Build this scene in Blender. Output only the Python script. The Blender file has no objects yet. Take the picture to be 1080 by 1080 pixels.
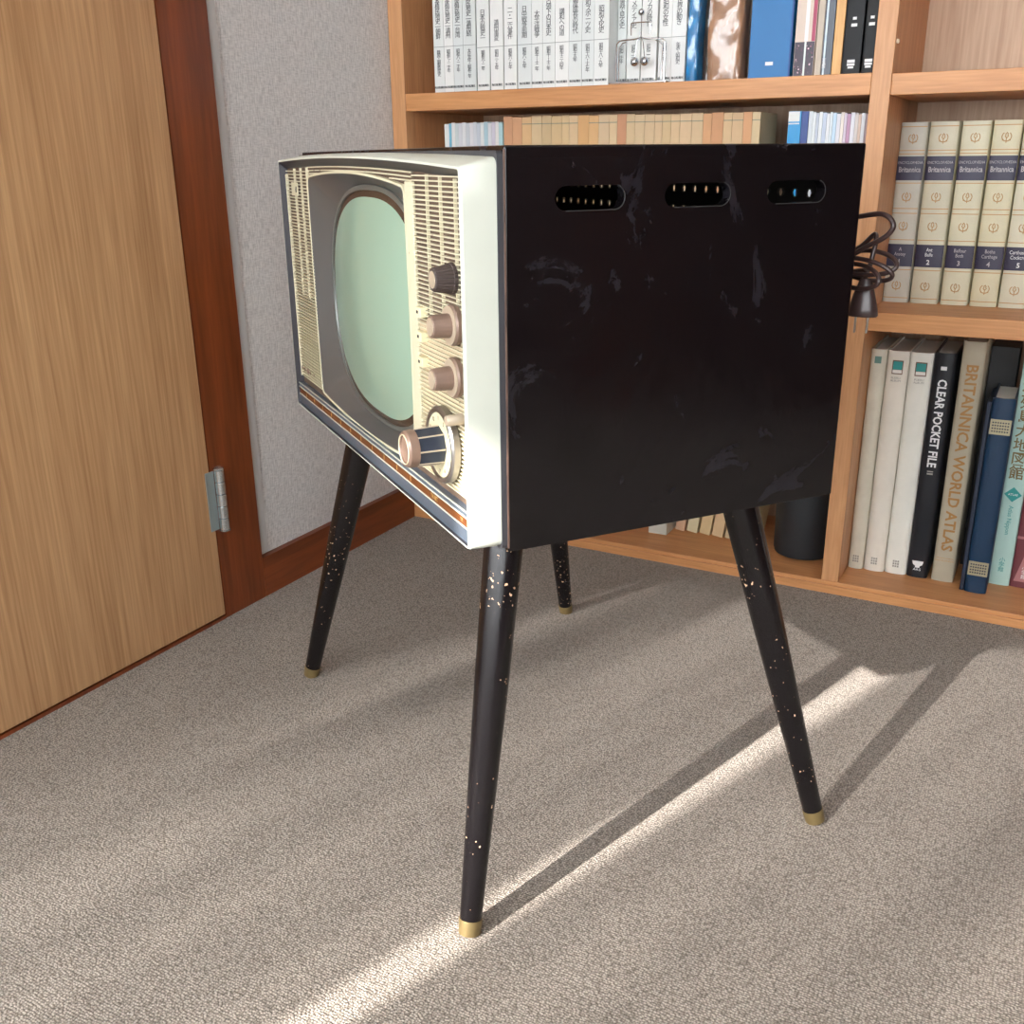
import bpy, bmesh, math, random
from mathutils import Vector, Matrix
R = math.radians
random.seed(7)
scene = bpy.context.scene
COL = scene.collection

# ------------------------------------------------------------------ materials
MATS = {}
def lin(c):
    return tuple((x/12.92 if x <= 0.04045 else ((x+0.055)/1.055)**2.4) for x in [v/255 for v in c])
def newmat(name):
    m = bpy.data.materials.new(name); m.use_nodes = True
    nt = m.node_tree
    return m, nt, nt.nodes['Principled BSDF'], nt.nodes['Material Output']
def N(nt, kind, **kw):
    n = nt.nodes.new(kind)
    for k, v in kw.items():
        if k in n.inputs: n.inputs[k].default_value = v
        else: setattr(n, k, v)
    return n
def coords(nt, scale=(1, 1, 1), kind='Object', rot=(0, 0, 0)):
    tc = nt.nodes.new('ShaderNodeTexCoord'); mp = nt.nodes.new('ShaderNodeMapping')
    mp.inputs['Scale'].default_value = scale; mp.inputs['Rotation'].default_value = rot
    nt.links.new(tc.outputs[kind], mp.inputs['Vector']); return mp.outputs['Vector']
def ramp(nt, fac, stops):
    r = nt.nodes.new('ShaderNodeValToRGB'); nt.links.new(fac, r.inputs[0])
    cr = r.color_ramp
    while len(cr.elements) < len(stops): cr.elements.new(0.5)
    for e, (p, c) in zip(cr.elements, stops):
        e.position = p; e.color = (*c, 1) if len(c) == 3 else c
    return r.outputs['Color']
def plain(name, rgb, rough=0.5, metal=0.0, coat=0.0, bump=0.0, bscale=200, spec=0.5, mottle=0.0):
    if name in MATS: return MATS[name]
    m, nt, p, out = newmat(name)
    c = lin(rgb); p.inputs['Base Color'].default_value = (*c, 1)
    p.inputs['Roughness'].default_value = rough; p.inputs['Metallic'].default_value = metal
    p.inputs['Coat Weight'].default_value = coat; p.inputs['Specular IOR Level'].default_value = spec
    v = coords(nt)
    if mottle:
        n = N(nt, 'ShaderNodeTexNoise', Scale=25.0, Detail=5.0); nt.links.new(v, n.inputs['Vector'])
        lo = tuple(x*(1-mottle) for x in c); hi = tuple(min(1, x*(1+mottle)) for x in c)
        nt.links.new(ramp(nt, n.outputs['Fac'], [(0.3, lo), (0.7, hi)]), p.inputs['Base Color'])
    if bump:
        n = N(nt, 'ShaderNodeTexNoise', Scale=float(bscale), Detail=3.0); nt.links.new(v, n.inputs['Vector'])
        b = N(nt, 'ShaderNodeBump', Strength=bump, Distance=0.001); nt.links.new(n.outputs['Fac'], b.inputs['Height'])
        nt.links.new(b.outputs['Normal'], p.inputs['Normal'])
    MATS[name] = m; return m
def wood(name, dark, light, scale=(30, 30, 1.6), rough=0.42, knots=0.0, grain=0.5, fine=9.0, kind='Object', coat=0.0):
    if name in MATS: return MATS[name]
    m, nt, p, out = newmat(name)
    v = coords(nt, scale, kind)
    n1 = N(nt, 'ShaderNodeTexNoise', Scale=1.0, Detail=6.0, Roughness=0.6, Distortion=0.6); nt.links.new(v, n1.inputs['Vector'])
    v2 = coords(nt, tuple(s*fine for s in scale), kind)
    n2 = N(nt, 'ShaderNodeTexNoise', Scale=1.0, Detail=3.0, Roughness=0.5); nt.links.new(v2, n2.inputs['Vector'])
    mx = N(nt, 'ShaderNodeMix', data_type='FLOAT'); mx.inputs[0].default_value = grain
    nt.links.new(n1.outputs['Fac'], mx.inputs[2]); nt.links.new(n2.outputs['Fac'], mx.inputs[3])
    d, l = lin(dark), lin(light)
    nt.links.new(ramp(nt, mx.outputs[0], [(0.32, d), (0.68, l)]), p.inputs['Base Color'])
    p.inputs['Roughness'].default_value = rough; p.inputs['Coat Weight'].default_value = coat; p.inputs['Coat Roughness'].default_value = 0.25
    b = N(nt, 'ShaderNodeBump', Strength=0.15, Distance=0.0006); nt.links.new(n2.outputs['Fac'], b.inputs['Height'])
    nt.links.new(b.outputs['Normal'], p.inputs['Normal'])
    MATS[name] = m; return m

def carpet_mat():
    m, nt, p, out = newmat('carpet')
    v = coords(nt, (1, 1, 1))
    vo = N(nt, 'ShaderNodeTexVoronoi', Scale=340.0, Randomness=0.55); nt.links.new(v, vo.inputs['Vector'])
    no = N(nt, 'ShaderNodeTexNoise', Scale=520.0, Detail=3.0, Roughness=0.6); nt.links.new(v, no.inputs['Vector'])
    big = N(nt, 'ShaderNodeTexNoise', Scale=5.0, Detail=4.0, Roughness=0.6); nt.links.new(v, big.inputs['Vector'])
    mx = N(nt, 'ShaderNodeMix', data_type='FLOAT'); mx.inputs[0].default_value = 0.38
    nt.links.new(vo.outputs['Distance'], mx.inputs[2]); nt.links.new(no.outputs['Fac'], mx.inputs[3])
    c = ramp(nt, mx.outputs[0], [(0.22, lin((192, 182, 170))), (0.45, lin((156, 146, 135))), (0.68, lin((102, 93, 84)))])
    mc = N(nt, 'ShaderNodeMix', data_type='RGBA', blend_type='MULTIPLY'); mc.inputs[0].default_value = 1.0
    nt.links.new(c, mc.inputs[6])
    nt.links.new(ramp(nt, big.outputs['Fac'], [(0.3, (0.90, 0.90, 0.90)), (0.7, (1.0, 1.0, 1.0))]), mc.inputs[7])
    nt.links.new(mc.outputs[2], p.inputs['Base Color'])
    p.inputs['Roughness'].default_value = 0.95; p.inputs['Specular IOR Level'].default_value = 0.1
    p.inputs['Sheen Weight'].default_value = 0.15
    b = N(nt, 'ShaderNodeBump', Strength=0.9, Distance=0.003, invert=True); nt.links.new(mx.outputs[0], b.inputs['Height'])
    nt.links.new(b.outputs['Normal'], p.inputs['Normal'])
    return m
def wallpaper_mat():
    m, nt, p, out = newmat('wallpaper')
    v = coords(nt, (420, 420, 60))
    n = N(nt, 'ShaderNodeTexNoise', Scale=1.0, Detail=2.0); nt.links.new(v, n.inputs['Vector'])
    v2 = coords(nt, (80, 80, 420))
    n2 = N(nt, 'ShaderNodeTexNoise', Scale=1.0, Detail=2.0); nt.links.new(v2, n2.inputs['Vector'])
    mx = N(nt, 'ShaderNodeMix', data_type='FLOAT'); mx.inputs[0].default_value = 0.4
    nt.links.new(n.outputs['Fac'], mx.inputs[2]); nt.links.new(n2.outputs['Fac'], mx.inputs[3])
    nt.links.new(ramp(nt, mx.outputs[0], [(0.35, lin((186, 185, 184))), (0.6, lin((226, 225, 223)))]), p.inputs['Base Color'])
    p.inputs['Roughness'].default_value = 0.8
    b = N(nt, 'ShaderNodeBump', Strength=0.6, Distance=0.0015); nt.links.new(mx.outputs[0], b.inputs['Height'])
    nt.links.new(b.outputs['Normal'], p.inputs['Normal'])
    return m
def lacquer_mat(name='black_lacquer', chips=0.0, smudge=True):
    m, nt, p, out = newmat(name)
    v = coords(nt)
    base = lin((14, 11, 13))
    p.inputs['Base Color'].default_value = (*base, 1)
    p.inputs['Roughness'].default_value = 0.16 if smudge else 0.23
    p.inputs['Specular IOR Level'].default_value = 0.45
    # fine cracking of the lacquer along the wood grain
    vg = coords(nt, (70, 70, 500))
    g = N(nt, 'ShaderNodeTexNoise', Scale=1.0, Detail=3.0); nt.links.new(coords(nt, (260, 260, 14)), g.inputs['Vector'])
    b = N(nt, 'ShaderNodeBump', Strength=0.28, Distance=0.0008); nt.links.new(g.outputs['Fac'], b.inputs['Height'])
    nt.links.new(b.outputs['Normal'], p.inputs['Normal'])
    if smudge:
        n = N(nt, 'ShaderNodeTexNoise', Scale=7.0, Detail=8.0, Roughness=0.65, Distortion=2.2); nt.links.new(v, n.inputs['Vector'])
        nt.links.new(ramp(nt, n.outputs['Fac'], [(0.40, (0.13,)*3), (0.56, (0.22,)*3), (0.68, (0.42,)*3)]), p.inputs['Roughness'])
        dust = ramp(nt, n.outputs['Fac'], [(0.57, base), (0.64, lin((30, 28, 34))), (0.74, lin((52, 50, 58)))])
        col = dust
    else:
        rgb = nt.nodes.new('ShaderNodeRGB'); rgb.outputs[0].default_value = (*base, 1); col = rgb.outputs[0]
    if chips:
        c1 = N(nt, 'ShaderNodeTexNoise', Scale=230.0, Detail=1.5, Roughness=0.5); nt.links.new(v, c1.inputs['Vector'])
        c2 = N(nt, 'ShaderNodeTexNoise', Scale=16.0, Detail=2.0); nt.links.new(v, c2.inputs['Vector'])
        mt = N(nt, 'ShaderNodeMath', operation='MULTIPLY_ADD'); nt.links.new(c2.outputs['Fac'], mt.inputs[0]); mt.inputs[1].default_value = 0.35; nt.links.new(c1.outputs['Fac'], mt.inputs[2])
        f = ramp(nt, mt.outputs[0], [(chips, (0, 0, 0)), (chips+0.012, (1, 1, 1))])
        mc = N(nt, 'ShaderNodeMix', data_type='RGBA'); nt.links.new(f, mc.inputs[0]); nt.links.new(col, mc.inputs[6])
        mc.inputs[7].default_value = (*lin((214, 176, 142)), 1); col = mc.outputs[2]
    nt.links.new(col, p.inputs['Base Color'])
    return m
def cream_plastic(name, rgb, dirt=True):
    m, nt, p, out = newmat(name)
    v = coords(nt); c = lin(rgb)
    n = N(nt, 'ShaderNodeTexNoise', Scale=9.0, Detail=7.0, Roughness=0.6); nt.links.new(v, n.inputs['Vector'])
    s = N(nt, 'ShaderNodeTexNoise', Scale=70.0, Detail=3.0, Roughness=0.6); nt.links.new(v, s.inputs['Vector'])
    col = ramp(nt, n.outputs['Fac'], [(0.3, tuple(x*0.93 for x in c)), (0.7, c)])
    spots = ramp(nt, s.outputs['Fac'], [(0.715, (0, 0, 0)), (0.74, (1, 1, 1))])
    mc = N(nt, 'ShaderNodeMix', data_type='RGBA'); nt.links.new(spots, mc.inputs[0]); nt.links.new(col, mc.inputs[6])
    mc.inputs[7].default_value = (*lin((122, 110, 92)), 1)
    nt.links.new(mc.outputs[2], p.inputs['Base Color'])
    p.inputs['Roughness'].default_value = 0.38
    return m
def curtain_mat():
    m, nt, p, out = newmat('sheer_curtain')
    nt.nodes.remove(p)
    tr = N(nt, 'ShaderNodeBsdfTransparent'); tl = N(nt, 'ShaderNodeBsdfTranslucent'); df = N(nt, 'ShaderNodeBsdfDiffuse')
    tl.inputs['Color'].default_value = (0.95, 0.95, 0.95, 1); df.inputs['Color'].default_value = (0.85, 0.85, 0.85, 1)
    m1 = N(nt, 'ShaderNodeMixShader'); m1.inputs[0].default_value = 0.35
    nt.links.new(tl.outputs[0], m1.inputs[1]); nt.links.new(df.outputs[0], m1.inputs[2])
    m2 = N(nt, 'ShaderNodeMixShader'); m2.inputs[0].default_value = CURT_OPAQ
    cn = N(nt, 'ShaderNodeTexNoise', Scale=1.0, Detail=2.0, Roughness=0.5); nt.links.new(coords(nt, (9, 0, 0.8)), cn.inputs['Vector'])
    sx = N(nt, 'ShaderNodeSeparateXYZ'); nt.links.new(coords(nt), sx.inputs[0])
    mr = N(nt, 'ShaderNodeMapRange'); nt.links.new(sx.outputs['X'], mr.inputs['Value']); mr.inputs['From Min'].default_value = -1.95; mr.inputs['From Max'].default_value = -1.30
    mr.inputs['To Min'].default_value = 0.17; mr.inputs['To Max'].default_value = 0.0
    cmix = N(nt, 'ShaderNodeMath', operation='ADD', use_clamp=True); nt.links.new(mr.outputs['Result'], cmix.inputs[1]); nt.links.new(cmix.outputs[0], m2.inputs[0])
    nt.links.new(ramp(nt, cn.outputs['Fac'], [(0.36, (CURT_OPAQ-0.09,)*3), (0.62, (CURT_OPAQ+0.09,)*3)]), cmix.inputs[0])
    nt.links.new(tr.outputs[0], m2.inputs[1]); nt.links.new(m1.outputs[0], m2.inputs[2])
    nt.links.new(m2.outputs[0], out.inputs['Surface'])
    return m
CURT_OPAQ = 0.825

# ------------------------------------------------------------------ mesh helpers
def box(bm, x0, x1, y0, y1, z0, z1, bev=0.0, mat=None, M=None):
    vs = [bm.verts.new(v) for v in ((x0,y0,z0),(x1,y0,z0),(x1,y1,z0),(x0,y1,z0),(x0,y0,z1),(x1,y0,z1),(x1,y1,z1),(x0,y1,z1))]
    fs = [bm.faces.new([vs[i] for i in f]) for f in ((0,3,2,1),(4,5,6,7),(0,1,5,4),(1,2,6,5),(2,3,7,6),(3,0,4,7))]
    if M is not None: bmesh.ops.transform(bm, matrix=M, verts=vs)
    if mat is not None:
        for f in fs: f.material_index = mat
    if bev > 0:
        es = list({e for f in fs for e in f.edges})
        bmesh.ops.bevel(bm, geom=es, offset=bev, segments=2, profile=0.5, affect='EDGES')
def lathe(bm, prof, seg=32, M=None, close=True, wob=None):
    rings = []
    for (r, z) in prof:
        ring = []
        for i in range(seg):
            a = 2*math.pi*i/seg
            rr = r*(wob(a, r, z) if wob else 1)
            ring.append(bm.verts.new((rr*math.cos(a), rr*math.sin(a), z)))
        rings.append(ring)
    for a, b in zip(rings[:-1], rings[1:]):
        for i in range(seg):
            j = (i+1) % seg
            bm.faces.new((a[i], a[j], b[j], b[i]))
    if close:
        bm.faces.new(list(reversed(rings[0]))); bm.faces.new(rings[-1])
    if M is not None: bmesh.ops.transform(bm, matrix=M, verts=[v for r_ in rings for v in r_])
def loft(bm, rings, closed=True):
    vr = [[bm.verts.new(p) for p in r] for r in rings]
    n = len(vr[0])
    for a, b in zip(vr[:-1], vr[1:]):
        for i in range(n if closed else n-1):
            j = (i+1) % n
            bm.faces.new((a[i], a[j], b[j], b[i]))
    return vr
def tube(bm, pts, r, seg=10, cap=True):
    pts = [Vector(p) for p in pts]; rings = []
    up = Vector((0.123, 0.31, 0.94)).normalized(); prev = None
    for i, p in enumerate(pts):
        t = (pts[min(i+1, len(pts)-1)]-pts[max(i-1, 0)]).normalized()
        if prev is None:
            s = t.cross(up).normalized()
        else:
            s = (prev - t*prev.dot(t)).normalized()
        prev = s; u = s.cross(t)
        rr = r[i] if isinstance(r, (list, tuple)) else r
        rings.append([p + (s*math.cos(2*math.pi*k/seg)+u*math.sin(2*math.pi*k/seg))*rr for k in range(seg)])
    vr = loft(bm, rings)
    if cap:
        bm.faces.new(list(reversed(vr[0]))); bm.faces.new(vr[-1])
def smooth_path(ctrl, n=12):
    c = [Vector(p) for p in ctrl]; c = [2*c[0]-c[1]]+c+[2*c[-1]-c[-2]]; out = []
    for i in range(1, len(c)-2):
        for k in range(n):
            t = k/n
            out.append(0.5*((2*c[i])+(-c[i-1]+c[i+1])*t+(2*c[i-1]-5*c[i]+4*c[i+1]-c[i+2])*t*t+(-c[i-1]+3*c[i]-3*c[i+1]+c[i+2])*t**3))
    out.append(c[-2]); return out
def obj(name, bm, mats, parent=None, smooth=False, loc=None, label=None, angle=35):
    bmesh.ops.recalc_face_normals(bm, faces=bm.faces)
    me = bpy.data.meshes.new(name); bm.to_mesh(me); bm.free()
    for m in (mats if isinstance(mats, (list, tuple)) else [mats]): me.materials.append(m)
    if smooth:
        for p in me.polygons: p.use_smooth = True
        try: me.set_sharp_from_angle(angle=R(angle))
        except Exception: pass
    o = bpy.data.objects.new(name, me); COL.objects.link(o)
    if parent is not None: o.parent = parent
    if loc is not None: o.location = loc
    if label: o['label'] = label
    return o
def thing(name, label, cat, loc=(0, 0, 0), rotz=0, group=None):
    o = bpy.data.objects.new(name, None); COL.objects.link(o); o.empty_display_size = 0.05
    o.location = loc; o.rotation_euler = (0, 0, rotz); tag(o, label, cat, group); return o
def tag(o, label, cat, group=None):
    o['label'] = label; o['category'] = cat
    if group: o['group'] = group
    return o
def struct(name, bm, m, smooth=False):
    o = obj(name, bm, m, smooth=smooth); o['kind'] = 'structure'; return o
TEXTS = {}
def text(name, body, size, mat, parent, M, extrude=0.0002, spacing=1.0, align='CENTER', sx=1.0, bold=0.0, label=None):
    key = (body, size, extrude, spacing, align, bold)
    if key not in TEXTS:
        cu = bpy.data.curves.new('lettering', 'FONT'); cu.body = body; cu.size = size; cu.extrude = extrude
        cu.align_x = align; cu.align_y = 'CENTER'; cu.space_line = spacing; cu.resolution_u = 2; cu.offset = bold
        t = bpy.data.objects.new('lettering', cu); COL.objects.link(t)
        bpy.context.view_layer.update()
        me = bpy.data.meshes.new_from_object(t)
        bpy.data.objects.remove(t); bpy.data.curves.remove(cu); TEXTS[key] = me
    me = TEXTS[key].copy(); me.materials.clear(); me.materials.append(mat)
    me.transform(M @ Matrix.Diagonal((sx, 1, 1, 1)))
    o = bpy.data.objects.new(name, me); COL.objects.link(o); o.parent = parent
    if label: o['label'] = label
    return o
# plane facing -y: text x -> +x, text y -> +z
FACE = Matrix.Rotation(R(90), 4, 'X')
def face_at(x, y, z, spin=0.0):
    return Matrix.Translation((x, y, z)) @ FACE @ Matrix.Rotation(spin, 4, 'Z')

# ------------------------------------------------------------------ palette
M_carpet = carpet_mat(); M_wall = wallpaper_mat()
M_lacq = lacquer_mat('black_lacquer', chips=1.0); M_leg = lacquer_mat('chipped_black_leg', chips=0.908, smudge=False)
M_door = wood('light_oak_veneer', (162, 119, 80), (202, 160, 116), scale=(26, 26, 0.7), rough=0.5, grain=0.62, fine=9)
M_frame = wood('red_brown_cedar', (94, 42, 18), (142, 73, 36), scale=(16, 16, 1.1), rough=0.35, grain=0.35)
M_base = wood('red_brown_skirting', (94, 42, 18), (142, 73, 36), scale=(16, 1.1, 16), rough=0.35, grain=0.35)
M_upr = wood('alder_upright', (178, 124, 80), (212, 159, 112), scale=(40, 40, 2.5), rough=0.45, grain=0.45, fine=6)
M_shf = wood('alder_shelf', (178, 120, 72), (212, 153, 100), scale=(2.5, 40, 40), rough=0.45, grain=0.45, fine=6)
M_bck = wood('pale_back_panel', (172, 138, 110), (212, 182, 152), scale=(30, 30, 1.5), rough=0.5, grain=0.4, fine=6)
M_cream = cream_plastic('aged_cream_plastic', (200, 203, 190)); M_ivory = cream_plastic('ivory_grille_plastic', (212, 205, 176))
M_slot = plain('dirt_and_shade_backing', (92, 74, 60), 0.8, mottle=0.2)  # brown holds both dirt and the shade inside the open grille slots
M_tanback = plain('beige_closed_backing', (188, 170, 140), 0.7, mottle=0.15)
M_dark = plain('dark_grey_trim', (52, 50, 56), 0.35); M_steel = plain('brushed_blue_steel', (98, 110, 124), 0.32, 0.45, bump=0.2, bscale=400)
M_brown = wood('brown_woodgrain_strip', (84, 46, 22), (116, 68, 36), scale=(4, 60, 60), rough=0.35)
M_gold = plain('gold_print', (214, 176, 112), 0.35, 0.6); M_goldsoft = plain('faded_gold_print', (184, 142, 92), 0.6, 0.15)
M_mask = plain('grey_mask_paint', (98, 98, 97), 0.30, 0.35); M_ring = plain('silver_ring', (116, 120, 116), 0.3, 0.5)
M_blackgap = plain('black_rubber', (18, 18, 20), 0.6); M_chrome = plain('chrome', (200, 202, 205), 0.16, 1.0)
M_nickel = plain('worn_nickel', (164, 160, 156), 0.32, 0.9, mottle=0.15); M_knob = plain('dark_brown_bakelite', (66, 54, 50), 0.45, mottle=0.15)
M_knob2 = plain('worn_brown_plastic', (136, 112, 98), 0.4, 0.2, mottle=0.2); M_knobcap = plain('beige_knob_cap', (196, 180, 158), 0.35, 0.3)
M_bigknob = plain('blue_black_plastic', (44, 50, 62), 0.25); M_face = plain('dial_cream', (226, 216, 178), 0.5); M_ink = plain('black_ink', (28, 27, 27), 0.6)
M_brass = plain('dull_brass', (134, 116, 78), 0.45, 0.6, mottle=0.25); M_cord = plain('brown_cord', (52, 36, 34), 0.35); M_plug = plain('brown_plug', (54, 40, 38), 0.3)
M_white_ink = plain('white_ink', (222, 222, 222), 0.5)
def glass_screen():
    m, nt, p, out = newmat('green_grey_tube_glass')
    p.inputs['Base Color'].default_value = (*lin((146, 178, 158)), 1); p.inputs['Roughness'].default_value = 0.35
    p.inputs['Coat Weight'].default_value = 1.0; p.inputs['Coat Roughness'].default_value = 0.06
    return m
M_tube = glass_screen()

# ------------------------------------------------------------------ camera
cam = bpy.data.cameras.new('camera'); camo = bpy.data.objects.new('camera', cam); COL.objects.link(camo)
ca = Vector((0.87743451, 0.4795851, -0.0103352)); cb = Vector((-0.15169841, 0.29785362, 0.9424812)); cf = Vector((-0.45507832, 0.82539769, -0.33409934))
mw = Matrix((( ca.x, cb.x, -cf.x, 0), (ca.y, cb.y, -cf.y, 0), (ca.z, cb.z, -cf.z, 0.78), (0, 0, 0, 1)))
camo.matrix_world = mw
cam.sensor_width = 36; cam.sensor_fit = 'HORIZONTAL'; cam.lens = 1057.018/1080*36; cam.clip_start = 0.02
scene.camera = camo

# ------------------------------------------------------------------ room
WIN_T, SILL, XF = 1.80, 0.55, -3.2
XL, XR, YB, YF, H = -1.262, 1.90, 2.125, -1.30, 2.35
bm = bmesh.new(); box(bm, -3.3, XR+0.1, YF-0.2, YB+0.1, -0.05, 0.0); struct('floor', bm, M_carpet)
bm = bmesh.new(); box(bm, -3.3, XR+0.1, YF-0.2, YB+0.1, H, H+0.05); struct('ceiling', bm, plain('white_ceiling', (226, 224, 220), 0.9, bump=0.2))
bm = bmesh.new(); box(bm, XL-0.1, XL, 0.245, YB+0.1, 0, H); struct('wall_left', bm, M_wall)
bm = bmesh.new(); box(bm, XF, XL-0.1, 0.245, 0.345, 0, H); struct('wall_recess', bm, M_wall)
bm = bmesh.new(); box(bm, XF-0.1, XF, YF-0.2, 0.345, 0, H); struct('wall_far_left', bm, M_wall)
bm = bmesh.new(); box(bm, XL, XR, YB, YB+0.1, 0, H); struct('wall_back', bm, M_wall)
bm = bmesh.new(); box(bm, XR, XR+0.1, YF-0.2, YB+0.1, 0, H); struct('wall_right', bm, wood('dark_reflection_panelling', (44, 22, 14), (74, 38, 24), rough=0.4))  # unseen wall, dark panelling added for the lacquer to reflect
bm = bmesh.new(); box(bm, XF, XR, YF-0.12, YF, WIN_T, H); box(bm, XF, XR, YF-0.12, YF, 0, SILL); box(bm, XF, XF+0.08, YF-0.12, YF, SILL, WIN_T); box(bm, XR-0.15, XR, YF-0.12, YF, SILL, WIN_T)
struct('wall_front', bm, M_wall)
bm = bmesh.new()
box(bm, XF+0.08, XF+0.12, YF-0.10, YF-0.04, SILL, WIN_T); box(bm, XR-0.19, XR-0.15, YF-0.10, YF-0.04, SILL, WIN_T)
box(bm, XF+0.12, XR-0.19, YF-0.10, YF-0.04, WIN_T-0.04, WIN_T); box(bm, XF+0.12, XR-0.19, YF-0.10, YF-0.04, SILL, SILL+0.04)
struct('window_1', bm, plain('bronze_aluminium', (90, 84, 78), 0.4, 0.7))
bm = bmesh.new(); box(bm, XR-0.03, XR-0.001, 0.54, 0.68, 0.0, H-0.01, 0.002); struct('reflection_post', bm, M_frame)  # unseen reddish post, added for its reflection in the black lacquer
# sheer curtains with a narrow slit that lets the sun through
M_curt = curtain_mat()
def curtain(x0, x1, name, label, amp=0.022, wl=0.10):
    bm = bmesh.new(); n = int((x1-x0)/0.006); rows = []
    for z in (SILL-0.12, 1.2, 1.5, WIN_T+0.1):
        rows.append([bm.verts.new((x0+(x1-x0)*i/n, YF+0.07+amp*math.sin(2*math.pi*(x1-x0)*i/n/wl+0.7*math.sin(i*0.05))*(1+0.3*math.sin(i*0.021)), z)) for i in range(n+1)])
    for a, b in zip(rows[:-1], rows[1:]):
        for i in range(n): bm.faces.new((a[i], a[i+1], b[i+1], b[i]))
    o = obj(name, bm, M_curt, smooth=True); tag(o, label, 'curtain'); return o
SX = -1.175
curtain(SX+0.028, XR-0.02, 'sheer_curtain', 'wide white sheer curtain across the window behind the viewer')
curtain(XF+0.02, SX-0.028, 'sheer_curtain', 'white sheer curtain left of the bright gap behind the viewer')

# door, frame, skirting on the left wall
PX = -1.247
bm = bmesh.new(); box(bm, PX-0.004, PX+0.002, 0.35, 1.1865, 0.010, 2.0, 0.001)
door = struct('door_1', bm, M_door)
bm = bmesh.new(); box(bm, PX-0.006, PX, 1.190, 1.2955, 0.0, 2.06, 0.0012); box(bm, PX-0.006, PX, 0.252, 0.345, 0.0, 2.06, 0.0012); box(bm, PX-0.006, PX, 0.345, 1.19, 2.003, 2.06)
o = struct('trim_1', bm, M_frame)
bm = bmesh.new(); box(bm, XL, PX-0.0075, 0.25, 1.294, 0.0, 2.05); struct('trim_2', bm, M_frame)
bm = bmesh.new(); box(bm, PX-0.012, PX+0.0005, 0.345, 1.19, 0.0, 0.006); struct('trim_3', bm, M_frame)
bm = bmesh.new(); box(bm, XL, XL+0.006, 1.2958, 1.322, 0.083, H); struct('trim_4', bm, plain('smooth_grey_sealant', (196, 196, 194), 0.7))
bm = bmesh.new(); box(bm, XL, PX, 1.2965, 1.798, 0.0, 0.078, 0.0012)
struct('baseboard_left', bm, M_base)
# hinge on the door edge
hg = bpy.data.objects.new('hinge', None); COL.objects.link(hg); hg.parent = door; hg.location = (PX, 1.190, 0.171); 
bm = bmesh.new(); box(bm, 0.0022, 0.0042, -0.015, 0.004, 0.0, 0.106, 0.0006)
obj('hinge_leaf', bm, plain('zinc_leaf', (170, 182, 182), 0.35, 0.7), hg)
bm = bmesh.new()
for k in range(5):
    z0 = -0.002+k*0.0220
    lathe(bm, [(0.0075, z0), (0.0085, z0+0.001), (0.0085, z0+0.0202), (0.0075, z0+0.0212)], 20, Matrix.Translation((0.010, 0.011, 0)))
lathe(bm, [(0.004, -0.006), (0.0095, -0.003), (0.0095, -0.0015)], 20, Matrix.Translation((0.010, 0.011, 0)))
lathe(bm, [(0.0095, 0.1085), (0.0095, 0.110), (0.004, 0.113)], 20, Matrix.Translation((0.010, 0.011, 0)))
obj('hinge_barrel', bm, plain('zinc_barrel', (196, 200, 200), 0.25, 0.85), hg, smooth=True)

# ------------------------------------------------------------------ bookcase
bc = thing('bookcase', 'tall alder wood bookcase with open bays across the back wall', 'bookcase', (-0.3135, 1.80, 0))
def bpart(name, x0, x1, y0, y1, z0, z1, m, bev=0.001, label=None):
    bm = bmesh.new(); box(bm, x0+0.3135, x1+0.3135, y0-1.80, y1-1.80, z0, z1, bev); return obj(name, bm, m, bc, label=label)
ZT = 2.20
bpart('upright', -1.2595, -1.2265, 1.80, 2.112, 0.0235, ZT, M_upr)
bpart('upright', -0.3290, -0.2985, 1.80, 2.112, 0.0235, ZT, M_upr)
bpart('upright', 0.600, 0.632, 1.80, 2.112, 0.0235, ZT, M_upr)
bpart('base_board', -1.2595, 0.632, 1.80, 2.112, 0.0, 0.0230, M_shf)
bpart('base_trim', -1.2, 0.632, 1.7945, 1.7995, 0.0, 0.0160, M_shf)
bpart('top_board', -1.2595, 0.632, 1.80, 2.112, ZT, ZT+0.03, M_shf)
LX0, LX1, RX0, RX1 = -1.2262, -0.3293, -0.2982, 0.5997
for z0, z1 in ((0.868, 0.9005), (0.560, 0.592), (1.25, 1.282), (1.62, 1.652)): bpart('shelf', LX0, LX1, 1.801, 2.108, z0, z1, M_shf)
for z0, z1 in ((0.866, 0.898), (0.493, 0.5245), (1.25, 1.282), (1.62, 1.652)): bpart('shelf', RX0, RX1, 1.801, 2.108, z0, z1, M_shf)
bpart('back_panel', -1.2595, 0.632, 2.1125, 2.120, 0.0, ZT, M_bck)
for (zz, yy) in ((0.945, 1.812),):
    bm = bmesh.new(); lathe(bm, [(0.0035, 0), (0.0035, 0.003), (0.002, 0.004)], 12, Matrix.Translation((-0.2985+0.3135, yy-1.80, zz)) @ Matrix.Rotation(R(90), 4, 'Y'))
    obj('shelf_pin', bm, plain('ivory_pin', (222, 206, 176), 0.5), bc)

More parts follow.
